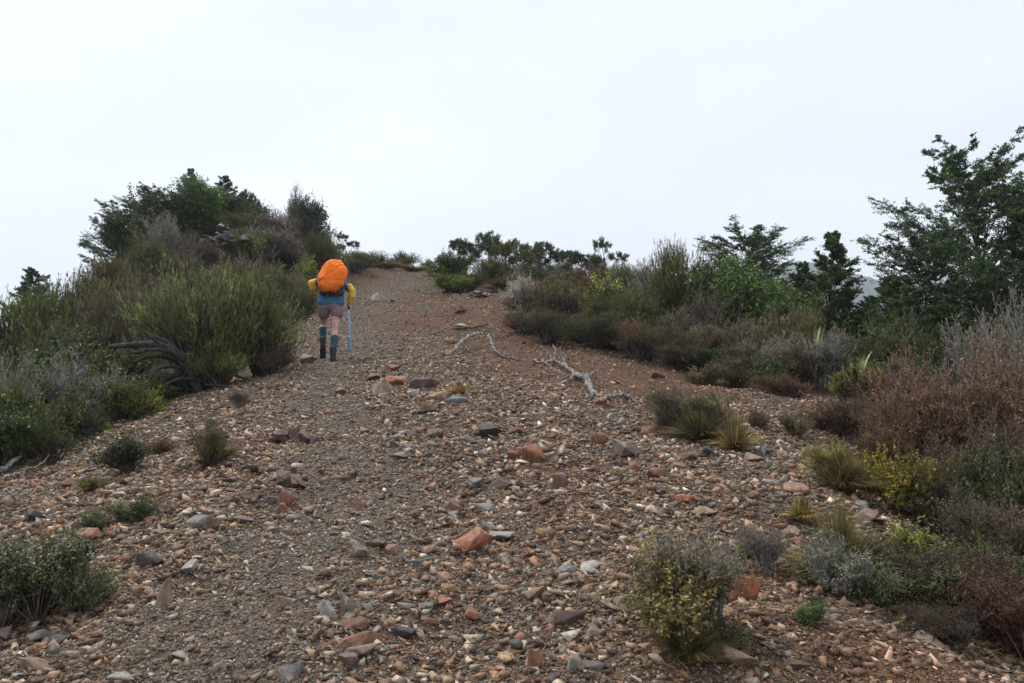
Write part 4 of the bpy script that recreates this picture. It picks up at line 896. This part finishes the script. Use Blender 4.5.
for a in [
 ('heath_shrub', 548, 16.4, 314, 60, (.04,.04,.026), 'dark scrub right above the arched bleached branch'),
 ('heath_shrub', 528, 17.4, 312, 44, BRN, 'brown scrub at the left tip of the ridge brush'),
 ('broom_shrub', 598, 16.2, 316, 64, (.042,.044,.026), 'dark overhanging scrub at the middle of the orange bank'),
 ('heath_shrub', 642, 15.4, 324, 56, BRN, 'brown scrub at the right end of the orange bank'),
 ('broom_shrub', 668, 15.0, 330, 56, (.05,.05,.03), 'dark olive scrub where the orange bank meets the gully'),
 ('broom_shrub', 618, 18.2, 296, 60, OLV2, 'olive scrub draping over the upper orange bank'),
 ('heath_shrub', 745, 14.2, 350, 56, (.045,.042,.032), 'dark scrub behind the thin grey stick'),
]: P(*a, 'shrub', group=G1)
G2 = 'scrub packed on the left flank'
for a in [
 ('heath_shrub', 300, 19.5, 284, 30, OLV2, 'olive scrub behind the right end of the green thicket'),
 ('heath_shrub', 140, 17, 282, 80, MAU, 'mauve scrub rising left behind the green thicket'),
 ('heath_shrub', 90, 13.2, 308, 80, (.055,.05,.04), 'dull brown scrub left above the black limbs'),
 ('leafy_shrub', 112, 12.2, 348, 60, OLV2, 'dark olive scrub just left of the black limbs'),
 ('heath_shrub', 62, 10.8, 356, 60, OLV, 'green olive scrub left of the silver grey bush'),
 ('leafy_shrub', 122, 10.3, 382, 50, (.05,.065,.022), 'green scrub below the silver grey bush'),
 ('heath_shrub', 20, 9.0, 374, 60, OLV2, 'olive scrub in front of the pale bleached bush'),
 ('heath_shrub', 52, 8.6, 412, 60, DGR, 'dark scrub above the forked grey branch'),
 ('leafy_shrub', 170, 11.9, 372, 44, DGR, 'dark leafy scrub at the foot of the black limbs'),
 ('heath_shrub', 222, 22, 268, 60, GRB, 'greyish heath between the knoll and the green thicket'),
 ('heath_shrub', 250, 22, 255, 50, GRB, 'grey heath right of the outcrop flank'),
 ('heath_shrub', 160, 22.5, 246, 50, (.08,.06,.05), 'brown heath on the knoll flank left of the outcrop'),
 ('low_shrub', 250, 24.5, 232, 36, YGR, 'yellowish cushion right of the grey outcrop'),
]: P(*a, 'shrub', group=G2)
for a in [
 ('young_beech', 808, 19.5, 262, 54, (.036,.058,.028), 'small pointed beech left of the one with the bare leader'),
 ('young_beech', 852, 19.2, 288, 56, (.036,.06,.03), 'round shouldered young beech right of the bare leader'),
 ('young_beech', 897, 16.5, 276, 60, BEE, 'young beech at the left foot of the big beeches'),
]: P(*a, 'tree', group='young beeches behind the gully')
for a in [
 ('twiggy_shrub', 895, 4.15, 548, 90, (.04,.03,.022), 'dark brown tangled twigs right of the large straw tussock', (.07,.045,.035)),
 ('twiggy_shrub', 950, 3.95, 556, 120, (.05,.035,.025), 'dark brown tangle filling the lower right scrub', (.085,.055,.042)),
 ('twiggy_shrub', 1005, 4.6, 520, 110, (.05,.04,.03), 'dark twiggy tangle above the vivid green leaves', (.09,.065,.05)),
 ('twiggy_shrub', 930, 3.5, 610, 80, (.04,.03,.025), 'low dark tangle at the edge of the bare bank', (.06,.04,.03)),
 ('twiggy_shrub', 870, 6.6, 470, 70, (.06,.05,.03), 'dark twigs behind the straw tussock and boulder', (.09,.07,.055)),
 ('twiggy_shrub', 960, 6.4, 440, 120, (.06,.04,.03), 'darker brown twigs under the large red brown bush', (.1,.07,.055)),
]: P(*a[:7], 'shrub', a[7], group='tangled scrub on the right bank')
# foreground flowering shrub with its tussock
P('leafy_shrub', 686, 642, 530, 112, (.105,.085,.04), 'speckled yellow flowering shrub at the bottom right of centre', 'shrub', B_GR, v=2)
P('twiggy_shrub', 700, 638, 540, 104, (.12,.1,.09), 'wiry grey twigs among the speckled yellow shrub', 'shrub', B_GR, v=2)
P('tall_tussock', 690, 660, 616, 60, (.085,.072,.045), 'olive straw tussock at the foot of the speckled yellow shrub', 'tussock', v=1)
P('low_shrub', 724, 655, 606, 44, (.06,.06,.045), 'dark low growth right of the speckled yellow shrub', 'shrub')

# ------------------------------------------------------------------ dead wood
def wood(name, paths, label, col, cat='dead branch'):
    g = Geo(); o3 = None; rng = np.random.default_rng(abs(hash(label)) % 999 if False else len(label))
    first = hit(*paths[0][0][0][:2]); org = np.array([first[0], first[1], Z(first[0], first[1])])
    for pts, r0, r1 in paths:
        q = []
        for (px, py, up) in pts:
            Y_ = None
            p = hit(px, py + up) ; p[2] = Z(p[0], p[1]) + up * p[1] / F + .02; q.append(p)
        q = np.array(q); t = np.linspace(0, len(q) - 1, len(q) * 5); s = np.stack([np.interp(t, range(len(q)), q[:, c]) for c in range(3)], -1)
        ker = np.array([.25, .5, .25])
        for _ in range(3): s[1:-1] = s[:-2] * .25 + s[1:-1] * .5 + s[2:] * .25
        s[1:-1] += rng.normal(0, .012, s[1:-1].shape)
        tube(g, s - org, np.linspace(r0, r1, len(s)) * rng.uniform(.6, 1.2, len(s)), 8)
    o = link(name, g.mesh(name, True), M_bark, label=label, cat=cat, loc=org, color=col); return o
SIL = (.2, .193, .187)
wood('dead_branch', [
  ([(449,357,0),(456,348,6),(466,339,10),(478,334,12),(488,335,12),(491,343,8),(495,352,4),(502,357,1),(510,359,0),(522,362,0)], .035, .02),
  ([(466,339,10),(458,349,4),(450,356,0)], .02, .012), ([(502,357,1),(508,352,4),(512,352,4)], .014, .006), ([(449,357,0),(440,352,2),(434,350,0)], .012, .006), ([(456,357,0),(466,361,0),(470,365,0)], .02, .008)],
  'arched silvery bleached branch lying on the left of the gully', SIL)
wood('dead_branch', [
  ([(534,362,0),(545,364,2),(553,362,3),(562,366,3),(570,371,3),(577,378,2),(586,380,5),(590,388,4),(594,396,2),(598,399,0)], .03, .042), ([(545,364,2),(556,371,0),(568,378,0)], .02, .008), ([(577,378,2),(566,382,1),(560,388,0)], .022, .008), ([(586,380,5),(594,374,8),(598,371,8)], .018, .006), ([(541,350,9),(537,347,12),(534,348,12)], .008, .004), ([(541,350,9),(542,345,14)], .008, .004), ([(556,352,9),(561,348,12)], .008, .004), ([(594,396,2),(585,400,0),(578,401,0)], .016, .006),
  ([(553,362,3),(548,354,8),(541,350,9)], .018, .007), ([(553,362,3),(556,352,9),(553,345,12)], .014, .005), ([(562,366,3),(566,357,8),(560,350,12)], .014, .005), ([(534,362,0),(540,358,5),(537,352,7)], .014, .005),
  ([(590,388,4),(587,376,9),(588,370,12)], .02, .007)],
  'knotted silvery dead branch reaching down the middle of the gully', SIL)
wood('dead_branch', [([(600,402,0),(610,399,2),(622,397,3),(632,400,2),(641,405,0)], .035, .012), ([(622,397,3),(620,391,5),(614,388,6)], .012, .005)],
  'short silvery dead branch at the lower end of the gully', SIL)
wood('dead_branch', [([(455,330,0),(466,329,2),(480,328,2),(488,324,4)], .03, .02)], 'dark broken stick lying under the crest bush', (.08,.06,.05))
wood('dead_branch', [([(744,396,0),(760,395,2),(776,398,0)], .02, .012)], 'thin grey stick at the back of the gully', B_GR)
wood('dead_branch', [([(808,460,0),(800,458,1),(786,457,1),(778,456,0)], .014, .008)], 'thin pale stick beside the orange and grey slab', B_PALE)
wood('dead_branch', [([(378,429,0),(400,427,1),(420,428,0)], .008, .005)], 'thin brown stick across the path at mid slope', B_BR)
wood('dead_branch', [([(0,472,4),(12,465,6),(22,455,10),(26,448,14)], .03, .012), ([(0,482,2),(18,476,3),(34,470,4),(60,452,5)], .02, .008)], 'forked grey dead branch at the left edge', B_GR)
# black bare limbs of the overhanging shrub
def limb(pts, r0, r1, g, org, Y):
    q = np.array([at(px, py, Y + dy) for px, py, dy in pts]); t = np.linspace(0, len(q) - 1, len(q) * 4); s = np.stack([np.interp(t, range(len(q)), q[:, c]) for c in range(3)], -1)
    for _ in range(2): s[1:-1] = s[:-2] * .25 + s[1:-1] * .5 + s[2:] * .25
    tube(g, s - org, np.linspace(r0, r1, len(s)), 7)
g = Geo(); org = np.array([colx(196, 11.6), 11.6, Z(colx(196, 11.6), 11.6)])
for pts, a, b in [([(200,392,0),(192,372,0),(178,352,-.2),(160,345,-.4),(140,344,-.5),(118,346,-.6),(108,347,-.7)], .075, .03),
                  ([(205,392,.2),(190,366,.1),(168,356,0),(148,356,-.2),(135,362,-.3)], .06, .02), ([(160,345,-.4),(152,338,-.5),(146,332,-.5)], .03, .01),
                  ([(178,352,-.2),(165,340,-.2),(150,336,-.3),(138,328,-.3)], .035, .01), ([(192,372,0),(176,366,-.1),(160,368,-.2),(150,376,-.3)], .03, .012),
                  ([(118,346,-.6),(112,352,-.6),(112,360,-.6)], .02, .012), ([(186,362,-.1),(170,350,-.35),(150,349,-.5),(134,354,-.6),(126,350,-.6)], .045, .015), ([(182,360,.1),(168,332,0),(158,326,-.1),(148,324,-.1)], .03, .008), ([(196,380,-.1),(180,378,-.3),(166,384,-.4),(158,392,-.4)], .03, .01), ([(205,385,-.1),(222,386,-.3),(240,388,-.4),(252,394,-.4)], .022, .006), ([(200,380,.1),(225,372,0),(250,380,-.2),(262,384,-.2)], .03, .008), ([(200,392,.1),(215,360,.1),(235,335,.2)], .06, .02), ([(135,350,-.5),(138,340,-.5),(136,334,-.5)], .015, .005)]:
    limb(pts, a, b, g, org, 11.6)
link('dead_branch', g.mesh('bare_limbs', True), M_bark, label='twisted black bare limbs sticking out left beneath the big green shrub', cat='dead branch', loc=org, color=(.036, .032, .03))

# fallen twigs and dry leaves around the plants
def build_litter():
    rg = np.random.default_rng(77); g = Geo(); pts = [(o.location.x, o.location.y) for o in SC.collection.objects if o.get('category') in ('shrub', 'tussock') and 2 < o.location.y < 16]
    pts = np.array(pts); k = rg.integers(len(pts), size=9000); r = np.abs(rg.normal(0, .42, 9000)); th = rg.uniform(0, 6.28, 9000)
    x = pts[k, 0] + r * np.cos(th); y = pts[k, 1] + r * np.sin(th); m = 2500
    x = np.concatenate([x, rg.uniform(-6, 6, m)]); y = np.concatenate([y, np.exp(rg.uniform(1.1, 2.6, m))]); n = len(x)
    S = np.stack([x, y, hz(x, y) + rg.uniform(.005, .03, n)], -1); a = rg.uniform(0, 6.28, n); D = np.stack([np.cos(a), np.sin(a), rg.normal(.05, .15, n)], -1)
    twigs(g, S, D, rg.uniform(.03, .2, n) ** 1.1, .0022, np.array([0, 0, -.1]), rg)
    o = link('twig_litter', g.mesh('twig_litter'), M_leaf, kind='stuff', label='fallen dry twigs and stalks scattered around the shrubs'); o.color = (.085, .062, .045, 1)
build_litter()

# ------------------------------------------------------------------ walker
def capsules(name, chains, mat, parent, vox=.012, smooth=4, extra=None):
    bm = bmesh.new()
    for ch in chains:
        for (a, ra), (b, rb) in zip(ch[:-1], ch[1:]):
            a_, b_ = Vector(a), Vector(b); d = b_ - a_; k = max(2, int(d.length / (min(ra, rb) * .35)) + 1)
            for i in range(k + 1):
                t = i / k; bmesh.ops.create_icosphere(bm, subdivisions=2, radius=ra + (rb - ra) * t, matrix=Matrix.Translation(a_.lerp(b_, t)))
    if extra: extra(bm)
    me = bpy.data.meshes.new(name); bm.to_mesh(me); bm.free(); me.materials.append(mat)
    o = link(name, me, None, parent)
    m = o.modifiers.new('r', 'REMESH'); m.mode = 'VOXEL'; m.voxel_size = vox; m.use_smooth_shade = True
    s = o.modifiers.new('s', 'SMOOTH'); s.iterations = smooth; s.factor = .5
    return o
hp = hit(332, 361.5); HX, HY = colx(331.5, hp[1]), hp[1]; HZ = Z(HX, HY)
person = link('person', None, label='walker seen from behind in a blue jacket and mauve shorts climbing the path', cat='person', loc=(HX, HY, HZ))
RZ = -math.atan2(HX, HY); person.rotation_euler.z = RZ
def gz(x, y): return Z(HX + x * math.cos(RZ) - y * math.sin(RZ), HY + x * math.sin(RZ) + y * math.cos(RZ)) - HZ
skin = plain('skin', (.60, .33, .29), .55); teal = plain('teal_gaiter', (.012, .065, .09), .8, 40); black = plain('black_boot', (.02, .02, .022), .6); blue = plain('blue_jacket', (.02, .14, .24), .65, 30)
yel = plain('yellow_sleeve', (.72, .45, .05), .65, 25); mauve = plain('mauve_shorts', (.23, .145, .17), .8, 40); orange = plain('orange_rain_cover', (1.0, .2, .006), .75, 8); hair_m = plain('brown_hair', (.06, .035, .02), .7); navy = plain('navy_pack', (.03, .04, .06), .7); wmat = plain('pole_blue', (.1, .42, .72), .35); rub = plain('black_rubber', (.02, .02, .02), .7); sole_m = plain('boot_sole', (.05, .045, .04), .9)
lf = (-.165, .5); rf = (.022, 0.0); zl = gz(*lf) + .17; zr = gz(*rf)
# feet: right planted behind, left planted ahead
hipL, hipR = (-.135, .30, .90), (.065, .27, .90); kneeL, kneeR = (-.15, .60, .55 + zl * .5), (.045, .20, .50); ankL, ankR = (-.145, lf[1] - .06, .12 + zl), (.02, -.05, .12 + zr)
shL, shR = (-.205, .44, 1.36), (.165, .44, 1.35); elL, elR = (-.35, .36, 1.29), (.325, .28, 1.13); wrL, wrR = (-.19, .62, 1.18), (.265, .36, .985)
def hand(base, d, side, grip):
    base = Vector(base); d = Vector(d).normalized(); s = Vector(side).normalized(); n = d.cross(s).normalized(); ch = []
    ch.append([(base, .024), (base + d * .05, .03), (base + d * .085, .03)]); ch.append([(base + s * .015, .02), (base + d * .08 + s * .022, .018)])
    for i, (o, l) in enumerate(((-.028, .06), (-.010, .07), (.010, .066), (.028, .05))):
        a = base + d * .088 + s * o; b = a + d * l * .4 + n * l * .25; c = b - d * l * .1 + n * l * .55; ch.append([(a, .0088), (b, .0085), (c, .0075)])
    a = base + d * .03 - s * .03; b = a + d * .025 - s * .015 + n * .03; ch.append([(a, .012), (b, .0105), (b + n * .025 + d * .01, .009)])
    return ch
chains = [[(hipL, .1), ((-.03, .29, .95), .12), (hipR, .1)], [((-.03, .29, .95), .125), ((-.025, .34, 1.1), .115), ((-.02, .40, 1.28), .13), ((-.02, .44, 1.38), .09), ((-.02, .49, 1.45), .055), ((-.02, .53, 1.50), .055)],
  [(shL, .06), ((-.02, .42, 1.36), .09), (shR, .06)],
  [(hipL, .088), (kneeL, .055), ((kneeL[0], kneeL[1] - .09, .38 + zl), .054), (ankL, .036)], [(hipR, .088), (kneeR, .055), ((kneeR[0] - .005, kneeR[1] - .11, .34), .055), (ankR, .036)],
  [(ankL, .036), ((ankL[0], ankL[1] + .12, .05 + zl), .035)], [(ankR, .036), ((ankR[0], ankR[1] + .12, .05 + zr), .035)],
  [(shL, .05), (elL, .038), (wrL, .026)], [(shR, .05), (elR, .038), (wrR, .026)],
  [((-.02, .55, 1.54), .078), ((-.02, .57, 1.60), .09)], [((-.02, .60, 1.50), .05), ((-.02, .62, 1.53), .055)],   # skull and jaw
  [((-.02, .665, 1.555), .012), ((-.02, .69, 1.53), .016)], [((-.115, .55, 1.55), .015), ((-.115, .55, 1.575), .017)], [((.075, .55, 1.55), .015), ((.075, .55, 1.575), .017)]]
chains += hand(wrL, (.3, .5, .25), (0, 0, 1), 0) + hand(wrR, (-.02, .22, -.1), (0, .3, 1), 1)
capsules('body', chains, skin, person, .007, 3)
capsules('eye', [[((-.052, .652, 1.575), .011), ((-.052, .653, 1.575), .011)]], plain('eye_white', (.6, .6, .6), .3), person, .003, 1); capsules('eye', [[((.012, .652, 1.575), .011), ((.012, .653, 1.575), .011)]], bpy.data.materials['eye_white'], person, .003, 1)
capsules('mouth', [[((-.04, .668, 1.49), .006), ((0, .668, 1.49), .006)]], plain('lips', (.4, .15, .13), .5), person, .003, 1)
capsules('hair', [[((-.02, .545, 1.58), .097), ((-.02, .555, 1.625), .092)], [((-.02, .47, 1.55), .055), ((-.02, .44, 1.47), .04)]], hair_m, person, .012, 3)
jk = capsules('jacket', [[((-.14, .27, .975), .105), ((.085, .26, .975), .11)], [((-.14, .27, 1.06), .1), ((.085, .26, 1.06), .1)], [((-.105, .28, 1.05), .085), ((.06, .28, 1.05), .085)], [((-.03, .29, .975), .15), ((-.025, .34, 1.1), .13), ((-.02, .40, 1.28), .145), ((-.02, .44, 1.37), .1)],
  [((-.11, .40, 1.27), .09), ((.075, .40, 1.27), .09)], [(shL, .072), ((-.02, .42, 1.36), .1), (shR, .072)]], blue, person, .014, 4)
sL = capsules('sleeve', [[(shL, .062), (elL, .048), ((-.25, .50, 1.22), .046)]], blue, jk, .012, 4)
sR = capsules('sleeve', [[(shR, .062), (elR, .05), ((.275, .355, 1.03), .044)]], blue, jk, .012, 4)
capsules('yellow_cuff', [[((-.29, .40, 1.33), .054), ((-.345, .365, 1.30), .06), ((-.32, .39, 1.23), .058), ((-.27, .47, 1.21), .05)]], yel, sL, .01, 3)
capsules('yellow_cuff', [[((.275, .33, 1.26), .05), ((.312, .29, 1.18), .06), ((.315, .285, 1.1), .064), ((.285, .33, 1.02), .052)]], yel, sR, .01, 3)
def lerp(a, b, t): return tuple(a[i] + (b[i] - a[i]) * t for i in range(3))
capsules('shorts', [[((-.125, .29, .93), .11), ((-.03, .28, .94), .13), ((.07, .27, .93), .112)], [(hipL, .112), ((-.14, .35, .80), .102)], [(hipR, .115), ((.075, .25, .80), .112)]], mauve, person, .012, 4)
kl = (kneeL[0], kneeL[1] - .085, .38 + zl); kr = (kneeR[0] - .005, kneeR[1] - .105, .34)
capsules('gaiter', [[((kl[0], kl[1], kl[2] - .01), .064), (lerp(kl, ankL, .6), .056), ((ankL[0], ankL[1], ankL[2] + .03), .055)]], teal, person, .01, 3)
capsules('gaiter', [[((kr[0], kr[1], kr[2] + .03), .068), (lerp(kr, ankR, .6), .060), ((ankR[0], ankR[1], ankR[2] + .03), .058)]], teal, person, .01, 3)
for a, zz in ((ankL, zl), (ankR, zr)):
    up_ = .17 if a is ankL else 0; g0 = gz(a[0], a[1] - .02) + up_ * 1.15; g1 = gz(a[0], a[1] + .18) + up_ * .3
    b_ = capsules('boot', [[((a[0], a[1] - .02, g0 + .055), .046), ((a[0], a[1] - .005, a[2] + .08), .055)], [((a[0], a[1] - .02, g0 + .055), .048), ((a[0] + .005, a[1] + .1, (g0 + g1) / 2 + .05), .048), ((a[0] + .005, a[1] + .2, g1 + .045), .042)]], black, person, .01, 2)
    bm = bmesh.new(); bmesh.ops.create_cube(bm, size=1, matrix=Matrix.Translation((a[0], a[1] + .085, (g0 + g1) / 2 + .014)) @ Matrix.Rotation(math.atan2(g1 - g0, .2), 4, 'X') @ Matrix.Diagonal((.095, .30, .028, 1)))
    bmesh.ops.bevel(bm, geom=list(bm.edges), offset=.01, segments=2, affect='EDGES'); me = bpy.data.meshes.new('sole'); bm.to_mesh(me); bm.free(); link('sole', me, sole_m, b_)
# pack under an orange rain cover
pk = link('backpack', None, label='bulky hiking pack in a bright orange rain cover on the walker\'s back', cat='backpack', loc=(HX, HY, HZ)); pk.rotation_euler.z = RZ
bm = bmesh.new(); bmesh.ops.create_icosphere(bm, subdivisions=6, radius=1)
co = np.array([v.co for v in bm.verts]); q = np.sign(co) * np.abs(co) ** np.array([.78, .8, .82]); zz = q[:, 2]
X = q[:, 0] * (.24 - .05 * np.clip(zz + .2, 0, 1.2) ** 2) + zz * .045 + .0 * zz; Yy = q[:, 1] * .185; ZZ = zz * .29
X = X + .012 * fbm(q[:, 0] * 2 + 9, zz * 3, 3, 3); wr = np.abs(fbm(q[:, 0] * 1.6 + zz * 1.0, q[:, 1] * 1.4 + zz * .9 + 4, 3, 8)) * .032 + np.abs(fbm(q[:, 0] * 5, zz * 1.2 + q[:, 1], 2, 19)) * .016 * (1 - zz) + np.maximum(0, .14 - np.abs(fbm(q[:, 0] * 1.3 - zz * 1.5 + 7, q[:, 1] + zz * .8, 2, 44))) * .16 + np.clip(np.abs(zz + .35) * -6 + 1, 0, 1) * .01
nn = norm(co); P_ = np.stack([X, Yy, ZZ], -1) - nn * wr[:, None]
lean = .22; P_[:, 1] += P_[:, 2] * lean
for v, c in zip(bm.verts, P_): v.co = (c[0] - .005, c[1] + .11, c[2] + 1.395)
for f in bm.faces: f.smooth = True
me = bpy.data.meshes.new('rain_cover'); bm.to_mesh(me); bm.free(); link('rain_cover', me, orange, pk)
capsules('pack_base', [[((-.17, .16, 1.13), .06), ((.13, .16, 1.13), .06)], [((-.17, .20, 1.2), .07), ((.13, .2, 1.2), .07)]], navy, pk, .012, 3)
capsules('hip_belt', [[((-.16, .2, 1.09), .028), ((-.19, .3, 1.05), .028)], [((.11, .2, 1.09), .028), ((.14, .3, 1.05), .028)], [((-.13, .16, 1.085), .03), ((.08, .16, 1.085), .03)]], navy, pk, .01, 2)
for sx in (-.085, .05): capsules('webbing', [[((sx, .085, 1.105), .008), ((sx * 1.05, .115, 1.02), .008)]], plain('olive_webbing', (.09, .1, .03), .8), pk, .004, 1)
for sx in (-.12, .08): capsules('strap', [[((sx, .28, 1.5), .016), ((sx, .46, 1.48), .016)], [((sx, .46, 1.48), .016), ((sx, .56, 1.36), .016), ((sx * 1.1, .5, 1.15), .014)]], navy, pk, .008, 2)
# trekking pole
tipx, tipy = .31, .0; tz = gz(tipx, tipy); top_ = (.258, .44, 1.03)
po = link('trekking_pole', None, label='light blue trekking pole held in the right hand', cat='trekking pole', loc=(HX, HY, HZ)); po.rotation_euler.z = RZ
def lp(t): return tuple(np.array((tipx, tipy, tz)) * (1 - t) + np.array(top_) * t)
g = Geo(); tube(g, [lp(.03), lp(.86)], [.008, .012], 10); link('shaft', g.mesh('shaft', True), wmat, po)
g = Geo(); tube(g, [lp(.85), lp(.9), lp(.97), lp(1.0)], [.016, .02, .018, .022], 10); link('grip', g.mesh('grip', True), rub, po)
g = Geo(); tube(g, [lp(.0), lp(.035)], [.003, .006], 8); link('tip', g.mesh('tip', True), plain('steel', (.5, .5, .5), .3, metal=1), po)
g = Geo(); tube(g, [lp(.05), lp(.058)], [.03, .028], 16); link('basket', g.mesh('basket', True), rub, po)
